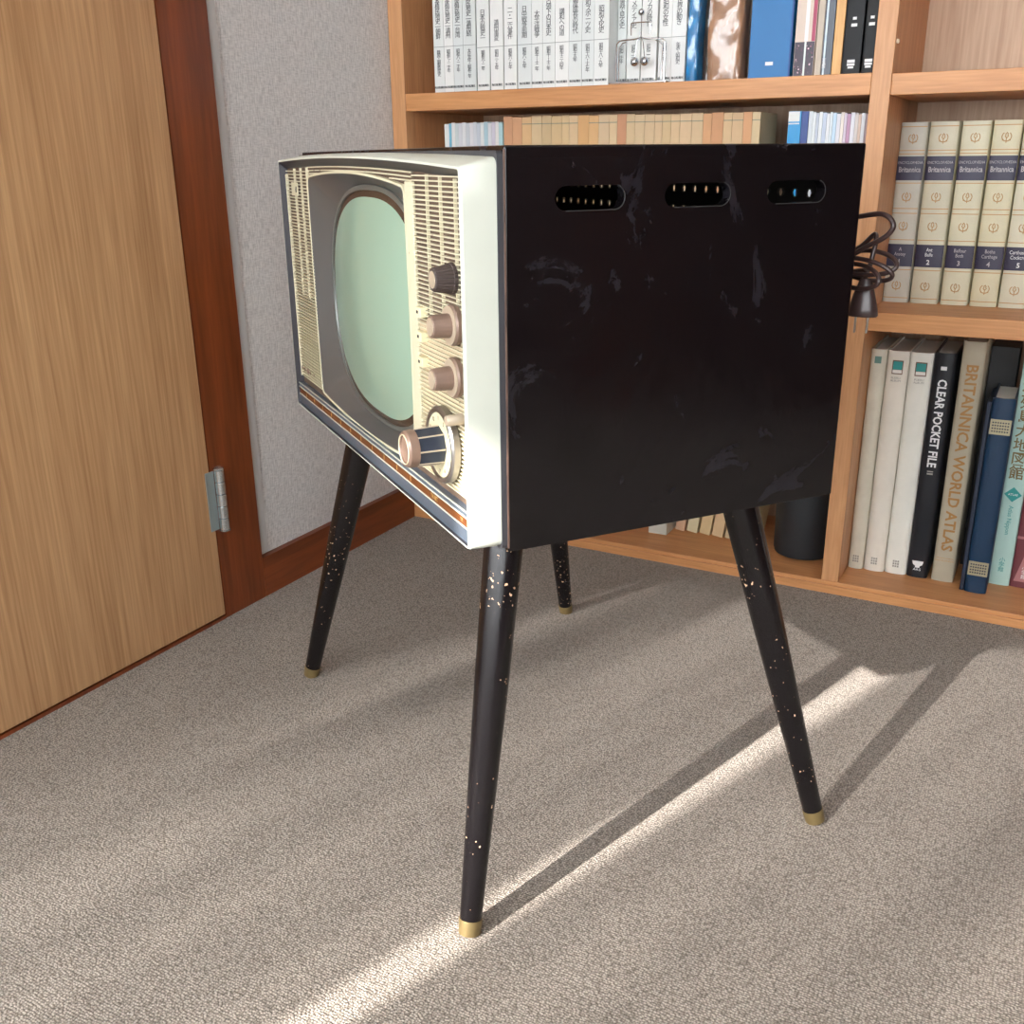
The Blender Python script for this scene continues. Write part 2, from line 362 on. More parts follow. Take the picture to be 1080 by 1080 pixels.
# ------------------------------------------------------------------ books
def leather(name, rgb): return plain(name, rgb, 0.45, bump=0.35, bscale=350, mottle=0.07)
M_page = plain('page_paper', (214, 200, 170), 0.9, bump=0.3, bscale=900)
M_pagew = plain('white_page_paper', (224, 222, 214), 0.9, bump=0.3, bscale=900)
def hardback(name, label, cat, w, h, d, loc, cmat, pmat=M_page, round_=0.004, group=None, boards=0.0025, lean=0.0, hinge=True):
    t = thing(name, label, cat, loc, 0, group)
    if lean: t.rotation_euler = (0, lean, 0)
    bm = bmesh.new()
    # cover: spine profile (rounded) and two boards as one C-shaped section swept up
    n = 9; outer = []; inner = []
    outer.append((0, d)); 
    for i in range(n):
        a = math.pi*i/(n-1); x = w/2 - math.cos(a)*w/2; y = round_*(1-math.sin(a)) 
        outer.append((x, y))
    outer.append((w, d))
    inner = [(boards, d)] + [(boards+(w-2*boards)*i/(n-1), round_*(1-math.sin(math.pi*i/(n-1)))+boards) for i in range(n)] + [(w-boards, d)]
    N_ = len(outer)
    vo = [[bm.verts.new((x, y, z)) for x, y in outer] for z in (0.0, h)]; vi = [[bm.verts.new((x, y, z)) for x, y in inner] for z in (0.0, h)]
    for i in range(N_-1):
        bm.faces.new((vo[0][i], vo[0][i+1], vo[1][i+1], vo[1][i])); bm.faces.new((vi[0][i], vi[1][i], vi[1][i+1], vi[0][i+1]))
        for k in (0, 1): bm.faces.new((vo[k][i], vo[k][i+1], vi[k][i+1], vi[k][i]))
    for i in (0, N_-1): bm.faces.new((vo[0][i], vo[1][i], vi[1][i], vi[0][i]))
    obj('cover', bm, cmat, t, smooth=True, angle=50)
    bm = bmesh.new(); box(bm, boards+0.0002, w-boards-0.0002, round_+boards+0.0004, d-0.004, 0.003, h-0.004)
    obj('page_block', bm, pmat, t)
    return t
def softbook(name, label, cat, w, h, d, loc, cmat, pmat=M_pagew, group=None, lean=0.0):
    t = thing(name, label, cat, loc, 0, group)
    if lean: t.rotation_euler = (0, lean, 0)
    bm = bmesh.new(); c = 0.0006
    box(bm, 0, w, 0, c, 0, h); box(bm, 0, c, c, d, 0, h); box(bm, w-c, w, c, d, 0, h)
    obj('cover', bm, cmat, t)
    bm = bmesh.new(); box(bm, c, w-c, c, d-0.001, 0.0002, h-0.0008); obj('page_block', bm, pmat, t)
    return t
def strip(name, t, x0, x1, z0, z1, mat, y=-0.0003, d=0.0006, label=None):
    bm = bmesh.new(); box(bm, x0, x1, y, y+d, z0, z1); return obj(name, bm, mat, t, label=label)

# --- cream encyclopedia volumes, right bay
M_encs = [leather('cream_leather_%s' % k, c) for k, c in zip('abcde', [(186, 182, 168), (198, 192, 168), (206, 200, 172), (208, 200, 168), (208, 202, 178)])]
M_encband = plain('navy_label', (48, 44, 66), 0.45, bump=0.3, bscale=300)
vols = [(-0.2978, -0.2548, 'A\nAnstey', '1', 'first'), (-0.2508, -0.2050, 'Ant\nBalfe', '2', 'second'), (-0.2000, -0.1560, 'Balfour\nBoth', '3', 'third'), (-0.1520, -0.1090, 'Botha\nCarthage', '4', 'fourth'), (-0.1060, -0.0620, 'Carthusians\nCockcroft', '5', 'fifth'), (-0.0590, -0.0150, 'Cocker\nDais', '6', 'sixth')]
vlab = ['cream encyclopedia volume marked 1, greyest spine, beside the upright', 'cream encyclopedia volume marked 2, on the middle right shelf', 'cream encyclopedia volume marked 3, in the middle of the row',
        'cream encyclopedia volume marked 4, just left of the last one seen', 'cream encyclopedia volume marked 5, cut by the right picture edge']
def emblem(bm, cx, cz, s, y):
    for k in range(14):
        a = R(-60+k*300/13-90+0); 
    pts = [(cx+s*math.cos(R(a)), y, cz+s*math.sin(R(a))) for a in range(125, 416, 24)]
    tube(bm, pts, s*0.10, 6)
    tube(bm, [(cx, y, cz-s*1.35), (cx, y, cz-s*0.3)], s*0.10, 6)
    for sx in (-1, 1):
        tube(bm, [(cx, y, cz-s*0.3), (cx+sx*s*0.35, y, cz+s*0.1), (cx+sx*s*0.15, y, cz+s*0.45)], s*0.10, 6)
        tube(bm, [(cx, y, cz-s*1.0), (cx+sx*s*0.9, y, cz-s*0.75)], s*0.09, 6)
    tube(bm, [(cx-s*0.3, y, cz+s*0.5), (cx, y, cz+s*0.9), (cx+s*0.3, y, cz+s*0.5)], s*0.12, 6)
for i, (x0, x1, words, num, _) in enumerate(vols[:5]):
    w = x1-x0; z0 = 0.5247; h = 0.304
    t = hardback('encyclopedia_volume', vlab[i], 'book', w, h, 0.155, (x0, 1.9445, z0), M_encs[i], round_=0.004, group='cream encyclopedia volumes', boards=0.003)
    bm = bmesh.new()
    # raised bands wrap the spine
    for zz in (0.7745, 0.7335, 0.6275, 0.5865): pass
    def wrap(z0_, z1_, mat, nm, out=0.0007):
        bm = bmesh.new(); n = 11; ro = []; 
        for k in range(n):
            a = math.pi*(0.06+0.88*k/(n-1)); ro.append((w/2-math.cos(a)*(w/2+out), 0.004*(1-math.sin(a))-out))
        va = [bm.verts.new((x, y, z0_-z0)) for x, y in ro]; vb = [bm.verts.new((x, y, z1_-z0)) for x, y in ro]
        vc = [bm.verts.new((x, y+0.0012, z0_-z0)) for x, y in ro]; vd = [bm.verts.new((x, y+0.0012, z1_-z0)) for x, y in ro]
        for k in range(n-1):
            bm.faces.new((va[k], va[k+1], vb[k+1], vb[k])); bm.faces.new((va[k], vc[k], vc[k+1], va[k+1])); bm.faces.new((vb[k], vb[k+1], vd[k+1], vd[k]))
        return obj(nm, bm, mat, t, smooth=True)
    wrap(0.734, 0.7735, M_encband, 'title_band'); wrap(0.588, 0.6265, M_encband, 'volume_band')
    def gl(zc, th=0.0007):
        bm = bmesh.new(); n = 9
        for k in range(n-1):
            a0 = math.pi*(0.08+0.84*k/(n-1)); a1 = math.pi*(0.08+0.84*(k+1)/(n-1))
            xa, ya = w/2-math.cos(a0)*w/2, 0.004*(1-math.sin(a0)); xb, yb = w/2-math.cos(a1)*w/2, 0.004*(1-math.sin(a1))
            vs = [bm.verts.new(p) for p in ((xa, ya-0.0003, zc-z0-th), (xb, yb-0.0003, zc-z0-th), (xb, yb-0.0003, zc-z0+th), (xa, ya-0.0003, zc-z0+th))]
            bm.faces.new(vs)
        obj('gold_line', bm, M_goldsoft, t)
    for zc in (0.8215, 0.783, 0.7775, 0.7295, 0.687, 0.679, 0.634, 0.5825, 0.533): gl(zc)
    for zc in (0.803, 0.707, 0.658, 0.555):
        bm = bmesh.new(); emblem(bm, w/2, zc-z0, 0.0072, -0.0002); obj('gold_emblem', bm, M_goldsoft, t)
    fm = plain('faded_white_ink', (176, 170, 172), 0.5)
    text('title_lettering', 'ENCYCLOPÆDIA', 0.0062, fm, t, face_at(w/2, -0.0009, 0.763-z0), sx=0.86)
    text('title_lettering', 'Britannica', 0.0125, fm, t, face_at(w/2, -0.0009, 0.7515-z0), sx=0.72, bold=0.0002)
    ink = fm if i in (0, 2, 3) else M_white_ink
    text('volume_lettering', words, 0.0088, ink, t, face_at(w/2, -0.0009, 0.6135-z0), sx=0.78, spacing=0.95)
    text('volume_numeral', num, 0.0115, ink, t, face_at(w/2, -0.0009, 0.5962-z0), bold=0.0002)

# --- lower right bay: binders and atlases
def binder(x0, x1, y, z1, label, mat, rough_round=0.007, group=None, d=0.17, name='ring_binder'):
    return hardback(name, label, 'book', x1-x0, z1-0.0235, d, (x0, y, 0.0235), mat, M_pagew, round_=rough_round, group=group, boards=0.003)
M_wb = [plain('ivory_vinyl_a', (208, 202, 184), 0.4, mottle=0.08), plain('ivory_vinyl_b', (220, 213, 200), 0.35, mottle=0.05), plain('white_vinyl', (222, 220, 210), 0.35, mottle=0.04)]
M_teal = plain('teal_print', (38, 138, 134), 0.5); M_greyprint = plain('grey_print', (150, 146, 138), 0.6)
M_sash = plain('brown_print', (110, 80, 60), 0.5)
for i, (x0, x1, y, z1, lb) in enumerate([(-0.2976, -0.2705, 1.8835, 0.448, 'yellowed white album with a small teal mark, beside the upright'),
                                   (-0.2690, -0.2325, 1.8865, 0.447, 'white album with teal square label, between two other white albums'),
                                   (-0.2312, -0.1925, 1.8905, 0.446, 'brightest white album with teal square label, touching the black file')]):
    t = binder(x0, x1, y, z1, lb, M_wb[i], group='white albums on the bottom shelf'); w = x1-x0
    hh = z1-0.0235
    if i:
        strip('label_square', t, w*0.28, w*0.78, hh-0.0415, hh-0.0165, M_sash, -0.0006); strip('label_square', t, w*0.32, w*0.74, hh-0.033, hh-0.0185, M_teal, -0.0009)
        strip('label_square', t, w*0.32, w*0.74, hh-0.0395, hh-0.0335, M_pagew, -0.0009)
        text('lettering', 'FUERU\nALBUM', 0.005, M_greyprint, t, face_at(w/2, -0.0004, hh-0.051), sx=1.1)
    else:
        strip('label_square', t, w*0.30, w*0.72, hh-0.025, hh-0.0125, plain('faded_teal_print', (104, 138, 128), 0.5), -0.0005)
    bm = bmesh.new()
    for a in range(3):
        for b in range(3): box(bm, w/2-0.0055+a*0.004, w/2-0.0025+a*0.004, -0.0005, 0.0002, 0.014+b*0.005, 0.0175+b*0.005)
    obj('small_print', bm, M_greyprint, t)
M_blkb = plain('black_vinyl', (22, 25, 32), 0.35, bump=0.2, bscale=300)
t = binder(-0.1915, -0.1550, 1.8910, 0.448, 'black clear pocket file with white lettering, left of the tan atlas', M_blkb, name='pocket_file'); w = 0.036
text('lettering', 'CLEAR POCKET FILE', 0.0208, M_white_ink, t, face_at(w/2, -0.0006, 0.298, R(-90)), bold=0.0005, sx=0.86)
strip('print_bar', t, w*0.36, w*0.64, 0.395, 0.4015, M_white_ink, -0.0006); strip('print_bar', t, w*0.36, w*0.64, 0.203, 0.206, M_greyprint, -0.0006); strip('print_bar', t, w*0.36, w*0.64, 0.208, 0.210, M_greyprint, -0.0006)
bm = bmesh.new(); y = -0.0006
vs = [bm.verts.new(p) for p in ((w*0.22, y, 0.0335), (w*0.78, y, 0.0335), (w*0.72, y, 0.026), (w*0.62, y, 0.024), (w*0.6, y, 0.020), (w*0.4, y, 0.020), (w*0.38, y, 0.024), (w*0.28, y, 0.026))]
bm.faces.new(vs); obj('maker_mark', bm, M_white_ink, t)
text('lettering', 'A4-S', 0.007, M_white_ink, t, face_at(w/2, -0.0007, 0.0165))
M_atlas = plain('tan_cloth', (168, 158, 138), 0.6, bump=0.5, bscale=700, mottle=0.06)
t = binder(-0.1475, -0.1100, 1.8930, 0.472, 'tall tan world atlas with gold lettering down the spine', M_atlas, name='atlas', rough_round=0.005); w = 0.0375
text('lettering', 'BRITANNICA WORLD ATLAS', 0.0262, plain('ochre_gold_print', (160, 118, 66), 0.45, 0.2), t, face_at(w/2, -0.0006, 0.235, R(-90)), bold=0.0006, sx=1.02)
strip('gold_line', t, 0.004, w-0.004, 0.046, 0.0466, M_goldsoft, -0.0002)
text('lettering', 'ENCYCLOPÆDIA', 0.0042, M_goldsoft, t, face_at(w/2, -0.0006, 0.0415))
M_bluec = plain('blue_vinyl', (14, 48, 76), 0.38, bump=0.35, bscale=260)
t = hardback('photo_album', 'blue album with two silver patterned bands, standing forward', 'book', 0.037, 0.360, 0.130, (-0.0880, 1.8640, 0.0235), M_bluec, M_pagew, round_=0.006, boards=0.0035); w = 0.037
bm = bmesh.new(); box(bm, -0.0075, -0.0005, 0.004, 0.126, 0.0, 0.352, 0.001)
obj('inner_binder', bm, plain('dark_navy_board', (18, 30, 52), 0.5), t)
M_silv = plain('silver_foil', (176, 168, 140), 0.35, 0.5)
for zz in (0.034, 0.297):
    bm = bmesh.new(); box(bm, 0.002, w-0.002, -0.0007, 0.001, zz, zz+0.0265); 
    obj('foil_band', bm, M_silv, t)
    bm = bmesh.new()
    for a in range(7):
        for b in range(4):
            cx, cz = 0.0065+a*0.004, zz+0.0055+b*0.0052
            box(bm, cx-0.0012, cx+0.0012, -0.0011, -0.0006, cz-0.0012, cz+0.0012, 0, M=Matrix.Translation((cx, 0, cz)) @ Matrix.Rotation(R(45 if (a+b) % 2 else 12), 4, 'Y') @ Matrix.Translation((-cx, 0, -cz)))
    obj('foil_pattern', bm, plain('navy_print', (30, 36, 60), 0.5), t)
# papers standing up out of the album
bm = bmesh.new()
for k in range(6): box(bm, 0.006+k*0.0045, 0.0085+k*0.0045, 0.03, 0.16, 0.3605, 0.372+0.006*((k*5) % 3), 0, M=Matrix.Rotation(R(3), 4, 'Y'))
t = softbook('shade_filler', 'tall black filler standing for the shade behind the blue album', 'book', 0.046, 0.425, 0.10, (-0.1080, 2.000, 0.0235), plain('painted_shade_black', (24, 22, 22), 0.6), plain('painted_shade_grey', (90, 84, 76), 0.9))  # added dark block, its black colours stand for the shade deep in the bay
M_tealb = plain('pale_teal_cover', (168, 198, 190), 0.35, mottle=0.04)
t = hardback('map_album', 'pale teal Japanese map book with large gold characters on the spine', 'book', 0.0345, 0.420, 0.17, (-0.0515, 1.9240, 0.0235), M_tealb, M_pagew, round_=0.003, boards=0.0025); w = 0.0345
M_bronze = plain('bronze_print', (122, 104, 66), 0.4, 0.4)
text('lettering', '日\n本\n列\n島\n大\n地\n図\n館', 0.0265, M_bronze, t, face_at(w/2, -0.0006, 0.305), spacing=0.97, bold=0.0003, sx=0.98)
bm = bmesh.new(); vs = [bm.verts.new(p) for p in ((w/2-0.0145, -0.0006, 0.176), (w/2, -0.0006, 0.190), (w/2+0.0145, -0.0006, 0.176), (w/2, -0.0006, 0.162))]; bm.faces.new(vs); obj('teal_diamond', bm, M_teal, t)
text('lettering', 'ATLAS', 0.0055, M_white_ink, t, face_at(w/2, -0.0009, 0.176))
text('lettering', 'Atlas Nippon', 0.0105, M_teal, t, face_at(w/2, -0.0006, 0.127, R(-90)))
text('lettering', '小\n学\n館', 0.010, M_teal, t, face_at(w/2, -0.0006, 0.040), spacing=0.95)
M_mar = plain('maroon_cover', (104, 52, 58), 0.4)
t = hardback('maroon_volume', 'maroon book with pink triangle at the right picture edge', 'book', 0.040, 0.395, 0.16, (-0.0160, 1.9270, 0.0235), M_mar, M_pagew, round_=0.003, boards=0.0025)
M_pink = plain('dusty_pink_print', (164, 112, 112), 0.5)
bm = bmesh.new(); vs = [bm.verts.new(p) for p in ((0.005, -0.0004, 0.012), (0.035, -0.0004, 0.012), (0.02, -0.0004, 0.078))]; bm.faces.new(vs); obj('pink_triangle', bm, M_pink, t)
strip('pink_line', t, 0.0, 0.040, 0.094, 0.099, M_pink, -0.0004)
text('lettering', '小\n学\n館', 0.009, M_white_ink, t, face_at(0.02, -0.0008, 0.030), spacing=0.95)

# --- white Japanese history set, upper left bay
M_ws = [plain('white_cover_a', (220, 222, 219), 0.4), plain('white_cover_b', (212, 216, 214), 0.4), plain('white_cover_c', (226, 226, 223), 0.4)]
M_line = plain('thin_grey_rule', (120, 126, 124), 0.6); M_txt = plain('grey_black_print', (70, 72, 74), 0.6)
seq = [(-1.162, -1.139), (-1.1385, -1.1175), (-1.117, -1.0955), (-1.095, -1.067), (-1.0640, -1.0370), (-1.0345, -1.0070), (-1.0045, -0.9780), (-0.9755, -0.9465), (-0.946, -0.9240), (-0.9235, -0.8980), (-0.8975, -0.8700), (-0.8695, -0.8440), (-0.8435, -0.8200), (-0.8195, -0.7910)]
titles = ['日本植民地史―朝鮮', '日本植民地史―満州', '日本植民地史―台湾', '日本植民地史―満州続', '日本の戦史一', '満州事変', '二・二六事件', '日中戦争前期', '太平洋戦争', '占領下の日本史', '講和への道', '高度成長の時代', '昭和スポーツ史', '昭和文化史']
subs = ['韓国・朝鮮植民史', '昭和七・二十年', '昭和八・二十年', '大正元年・昭和三年', '昭和元・二年', '昭和三・五年', '昭和六・七年', '昭和八・九年', '昭和十・十二年', '昭和十・十三年', '昭和十三・四年', '昭和十五年', '昭和十六・十七年', '昭和十八・九年']
pos = ['beside the left upright', 'second from the left upright', 'third from the left upright', 'fourth from the left upright, a dark gap on its right', 'alone between two dark gaps, fifth from the left', 'sixth from the left upright', 'seventh from the left upright', 'eighth from the left upright', 'ninth from the left upright', 'tenth from the left upright', 'eleventh from the left upright', 'twelfth from the left upright', 'thirteenth from the left upright', 'last of the forward row before the wire toy']
for i, ((x0, x1), ti, su) in enumerate(zip(seq, titles, subs)):
    w = x1-x0
    t = softbook('history_volume', 'white Japanese history volume, '+pos[i], 'book', w, 0.255, 0.19, (x0, 1.812, 0.9007), M_ws[(i*2+i//3) % 3], group='white history volumes on the upper shelf')
    zl = 0.082 if i < 4 else 0.076
    text('title_lettering', '\n'.join(ti), 0.0115, M_txt, t, face_at(w*0.48, -0.0004, (zl+0.002+0.0105*len(ti)/2)+0.004), spacing=0.76)
    strip('rule_line', t, 0.0, w, zl-0.0004, zl+0.0004, M_line, -0.0003, 0.0004)
    text('year_lettering', '\n'.join(su), 0.0085, M_txt, t, face_at(w*0.48, -0.0004, zl-0.004-0.0064*len(su)/2), spacing=0.66)
    text('publisher_lettering', '毎日新聞社', 0.0046, M_txt, t, face_at(w/2, -0.0004, 0.009), bold=0.0001)
seq2 = [(-0.7900, -0.7735, 'left of the wire toy'), (-0.7715, -0.7455, 'behind the left ball of the wire toy'), (-0.7435, -0.7145, 'behind the right ball of the wire toy'), (-0.7105, -0.6870, 'behind the right arm of the wire toy'), (-0.6865, -0.6600, 'against the blue wrapped bundle')]
tt = ['写真で見る史', 'メディア史', 'アメリカの時代', '昭和の女性', '世界の動き']; ss = ['昭和二十年', '昭和二一年', '昭和二二年', '昭和二三年', '年表・昭和史']
for (x0, x1, pl), ti, su in zip(seq2, tt, ss):
    w = x1-x0
    t = softbook('history_volume', 'white Japanese history volume set further back, '+pl, 'book', w, 0.255, 0.19, (x0, 1.850, 0.9007), M_ws[int(abs(x0)*1000) % 3], group='white history volumes on the upper shelf')
    text('title_lettering', '\n'.join(ti), 0.0115, M_txt, t, face_at(w*0.48, -0.0004, 0.090+0.0105*len(ti)/2), spacing=0.76)
    strip('rule_line', t, 0.0, w, 0.0756, 0.0764, M_line, -0.0003, 0.0004)
    text('year_lettering', '\n'.join(su), 0.0085, M_txt, t, face_at(w*0.48, -0.0004, 0.068-0.0064*len(su)/2), spacing=0.66)
    text('publisher_lettering', '毎日新聞社', 0.0046, M_txt, t, face_at(w/2, -0.0004, 0.009), bold=0.0001)

# --- chrome wire balance toy
t = thing('balance_toy', 'small chrome wire balance toy with three steel balls', 'ornament', (-0.735, 1.825, 0.9005))
bm = bmesh.new(); r = 0.0024
tube(bm, smooth_path([(-0.054, -0.012, r), (0.052, -0.012, r)], 2), 0.0022, 8); tube(bm, [(-0.054, 0.012, r), (0.052, 0.012, r)], 0.0018, 8)
tube(bm, [(-0.054, -0.012, r), (-0.054, 0.012, r)], 0.0018, 8); tube(bm, [(0.052, -0.012, r), (0.052, 0.012, r)], 0.0018, 8)
obj('base_frame', bm, M_chrome, t, smooth=True)
bm = bmesh.new()
for s in (-1, 1):
    tube(bm, smooth_path([(s*0.046, 0, 0.0030), (s*0.046, 0, 0.060), (s*0.044, 0, 0.069), (s*0.036, 0, 0.073), (s*0.010, 0, 0.074), (0, 0, 0.077)], 6), 0.0014, 8)
    tube(bm, [(s*0.041, 0, 0.003), (s*0.041, 0, 0.062), (s*0.034, 0, 0.069), (s*0.028, 0, 0.070)], 0.0011, 8)
obj('stand_frame', bm, M_chrome, t, smooth=True)
bm = bmesh.new(); tube(bm, [(0, -0.001, 0.076), (0, -0.001, 0.114)], 0.0010, 8)
tube(bm, smooth_path([(-0.018, -0.002, 0.080), (-0.018, -0.002, 0.096), (-0.015, -0.002, 0.100), (0.015, -0.002, 0.100), (0.018, -0.002, 0.097), (0.018, -0.002, 0.082)], 5), 0.0011, 8)
for s in (-1, 1): tube(bm, smooth_path([(0, -0.002, 0.078), (s*0.005, -0.003, 0.070), (s*0.009, -0.003, 0.045)], 5), 0.0008, 8)
obj('balance_wire', bm, M_chrome, t, smooth=True)
def ball(x, y, z, rad, par, nm='steel_ball'):
    bm = bmesh.new(); bmesh.ops.create_uvsphere(bm, u_segments=20, v_segments=12, radius=rad); obj(nm, bm, M_chrome, par, smooth=True, loc=(x, y, z), angle=180)
ball(0, -0.001, 0.1165, 0.0058, t); ball(-0.0095, -0.003, 0.037, 0.0078, t); ball(0.0095, -0.003, 0.037, 0.0078, t)

# --- wrapped bundles
def film_mat():
    m, nt, p, out = newmat('clear_plastic_film')
    nt.nodes.remove(p)
    tr = N(nt, 'ShaderNodeBsdfTransparent'); gl = N(nt, 'ShaderNodeBsdfGlossy'); gl.inputs['Roughness'].default_value = 0.12
    tr.inputs['Color'].default_value = (0.93, 0.95, 0.96, 1)
    mx = N(nt, 'ShaderNodeMixShader'); mx.inputs[0].default_value = 0.09
    nt.links.new(tr.outputs[0], mx.inputs[1]); nt.links.new(gl.outputs[0], mx.inputs[2]); nt.links.new(mx.outputs[0], out.inputs['Surface'])
    return m
M_film = film_mat()
def bundle(name, label, x0, x1, y, h, d, mat, seed, extra=None):
    rnd = random.Random(seed); w = x1-x0
    t = thing(name, label, 'bundle', ((x0+x1)/2, y, 0.9007))
    def skin(infl, crumple, nz=26, nu=40, z0=0.0006):
        bm = bmesh.new(); rings = []
        ph = [rnd.uniform(0, 6.28) for _ in range(6)]
        for k in range(nz):
            z = z0+(h-z0)*k/(nz-1); ring = []
            for i in range(nu):
                a = 2*math.pi*i/nu; ca_, sa = math.cos(a), math.sin(a)
                e = 0.45
                x = math.copysign(abs(ca_)**e, ca_)*(w/2-0.002+infl); yy = math.copysign(abs(sa)**e, sa)*(d/2+infl)+d/2
                c = crumple*(math.sin(3*a+ph[0]+z*60)+math.sin(7*a+ph[1]-z*90)+0.8*math.sin(11*a+ph[2]+z*140)+rnd.uniform(-0.6, 0.6))
                sh = 0.004*math.sin(z*22+ph[3])
                ring.append((x*(1+c*6)+sh*0.4, max(0.0, yy+c*1.2) if sa < 0 else yy, z))
            rings.append(ring)
        vr = loft(bm, rings); bm.faces.new(vr[0]); bm.faces.new(vr[-1]); return bm
    obj('inner_bundle', skin(-0.0035, 0.0006), mat, t, smooth=True, angle=80)
    obj('plastic_wrap', skin(0.0, 0.0016), M_film, t, smooth=True, angle=35)
    return t
bundle('wrapped_bundle', 'blue bundle wrapped in clear plastic beside the white books', -0.6520, -0.6200, 1.812, 0.24, 0.05, plain('blue_cloth', (44, 136, 196), 0.4, mottle=0.25), 3)
bundle('wrapped_bundle', 'brown bundle wrapped in wrinkled clear plastic beside the blue box', -0.6165, -0.5430, 1.812, 0.24, 0.06, plain('brown_kraft', (176, 130, 98), 0.5, mottle=0.3), 11)
# --- blue file box and its neighbours
M_bfile = plain('bright_blue_board', (6, 106, 168), 0.45)
t = softbook('file_box', 'bright blue file box with a small white label', 'file', 0.070, 0.27, 0.20, (-0.5345, 1.815, 0.9007), M_bfile)
strip('white_label', t, 0.028, 0.041, 0.019, 0.0245, M_white_ink)
strip('spine_edge', t, 0.0672, 0.0700, 0.0005, 0.269, plain('deep_blue_board', (14, 66, 132), 0.5))
def flower_mat():
    m, nt, p, out = newmat('flowered_paper')
    v = coords(nt); vo = N(nt, 'ShaderNodeTexVoronoi', Scale=260.0); nt.links.new(v, vo.inputs['Vector'])
    vo2 = N(nt, 'ShaderNodeTexVoronoi', Scale=90.0); nt.links.new(v, vo2.inputs['Vector'])
    c1 = ramp(nt, vo.outputs['Distance'], [(0.20, lin((230, 220, 222))), (0.32, lin((150, 56, 104))), (0.5, lin((24, 18, 34)))])
    mc = N(nt, 'ShaderNodeMix', data_type='RGBA'); nt.links.new(ramp(nt, vo2.outputs['Distance'], [(0.3, (0, 0, 0)), (0.5, (1, 1, 1))]), mc.inputs[0]); nt.links.new(c1, mc.inputs[6]); mc.inputs[7].default_value = (*lin((44, 20, 46)), 1)
    nt.links.new(mc.outputs[2], p.inputs['Base Color']); p.inputs['Roughness'].default_value = 0.4
    return m
t = softbook('flowered_book', 'book with beige spine and a dark flowered lower half', 'book', 0.0330, 0.26, 0.18, (-0.4600, 1.818, 0.9007), plain('beige_cover', (208, 190, 176), 0.5))
strip('flowered_panel', t, 0.0006, 0.0324, 0.001, 0.052, flower_mat()); strip('magenta_edge', t, 0.0265, 0.0324, 0.0525, 0.258, plain('magenta_stripe', (166, 62, 92), 0.5)); strip('pale_stripe', t, 0.0150, 0.0210, 0.0525, 0.258, plain('white_pink', (232, 222, 222), 0.5), -0.0002)
strip('white_stripe', t, 0.0160, 0.0190, 0.001, 0.052, plain('silver_white', (212, 222, 216), 0.4), -0.0006)
softbook('thin_book', 'thin beige book right of the flowered one', 'book', 0.0100, 0.25, 0.17, (-0.4255, 1.820, 0.9007), plain('grey_beige_cover', (186, 172, 156), 0.5))
t = softbook('thin_book', 'thin black and white book touching the wooden board', 'book', 0.0155, 0.262, 0.17, (-0.4145, 1.820, 0.9007), plain('midnight_cover', (24, 38, 58), 0.3))
strip('white_edge', t, 0.0020, 0.0050, 0.001, 0.25, plain('pale_blue_white', (188, 204, 212), 0.4)); text('lettering', '写\n真\n集', 0.006, M_white_ink, t, face_at(0.004, -0.0006, 0.018), spacing=0.8)
bm = bmesh.new(); box(bm, 0, 0.0150, 0, 0.20, 0, 0.255, 0.001)
o = obj('wooden_board', bm, wood('pale_tan_wood', (204, 152, 92), (226, 180, 118), rough=0.5), loc=(-0.3975, 1.818, 0.9007)); tag(o, 'light tan wooden board standing upright between books', 'board')
for k, (x0, w, lb) in enumerate([(-0.3815, 0.0285, 'black binder with white label beside the tan wooden board'), (-0.3500, 0.0200, 'black binder with white label half hidden by the middle upright')]):
    t = hardback('label_binder', lb, 'book', w, 0.26, 0.18, (x0, 1.818, 0.9007), plain('charcoal_vinyl', (17, 19, 22), 0.5, spec=0.3), M_pagew, round_=0.001, group='black binders on the upper shelf', boards=0.002)
    cx = w*0.5
    strip('white_label', t, cx-0.006, cx+0.006, 0.0170, 0.0215, M_white_ink, -0.0005); strip('white_label', t, cx-0.006, cx+0.006, 0.0125, 0.0160, M_white_ink, -0.0005)
    strip('white_label', t, cx-0.0045, cx+0.0045, 0.0085, 0.0115, M_white_ink, -0.0005)
    strip('white_label', t, cx-0.0045, cx+0.0045, 0.070, 0.0745, M_white_ink, -0.0005); strip('white_label', t, cx-0.003, cx+0.003, 0.080, 0.084, M_white_ink, -0.0005)

# --- second shelf of the left bay: small books seen over the television
Z2 = 0.5922
cols = [(226, 230, 230), (120, 188, 214), (232, 234, 232), (206, 216, 218), (214, 216, 222), (224, 226, 228), (202, 208, 214), (222, 222, 226), (210, 214, 220), (196, 204, 214), (222, 226, 226), (176, 206, 216), (216, 218, 222), (208, 204, 216), (226, 224, 222), (178, 212, 214)]
x = -1.1735; ws = [0.0110, 0.0060, 0.0085, 0.0080, 0.0090, 0.0085, 0.0090, 0.0085, 0.0080, 0.0090, 0.0080, 0.0090, 0.0085, 0.0085, 0.0080, 0.0090]
ordn = ['leftmost', 'second', 'third', 'fourth', 'fifth', 'sixth', 'seventh', 'eighth', 'ninth', 'tenth', 'eleventh', 'twelfth', 'thirteenth', 'fourteenth', 'fifteenth', 'sixteenth', 'seventeenth', 'eighteenth', 'nineteenth', 'twentieth', 'twenty-first', 'twenty-second', 'twenty-third', 'twenty-fourth', 'twenty-fifth', 'twenty-sixth', 'twenty-seventh', 'twenty-eighth']
for i, (w, c) in enumerate(zip(ws, cols)):
    cn = 'light blue' if c[0] < 180 else 'whitish'
    softbook('slim_book', '%s slim %s booklet in the pale row left of the tan paperbacks' % (ordn[i], cn), 'book', w-0.0004, 0.252+0.001*(i % 3), 0.13, (x, 1.860, Z2), plain('slim_cover_%d' % i, c, 0.4), group='slim pale booklets behind the television'); x += w
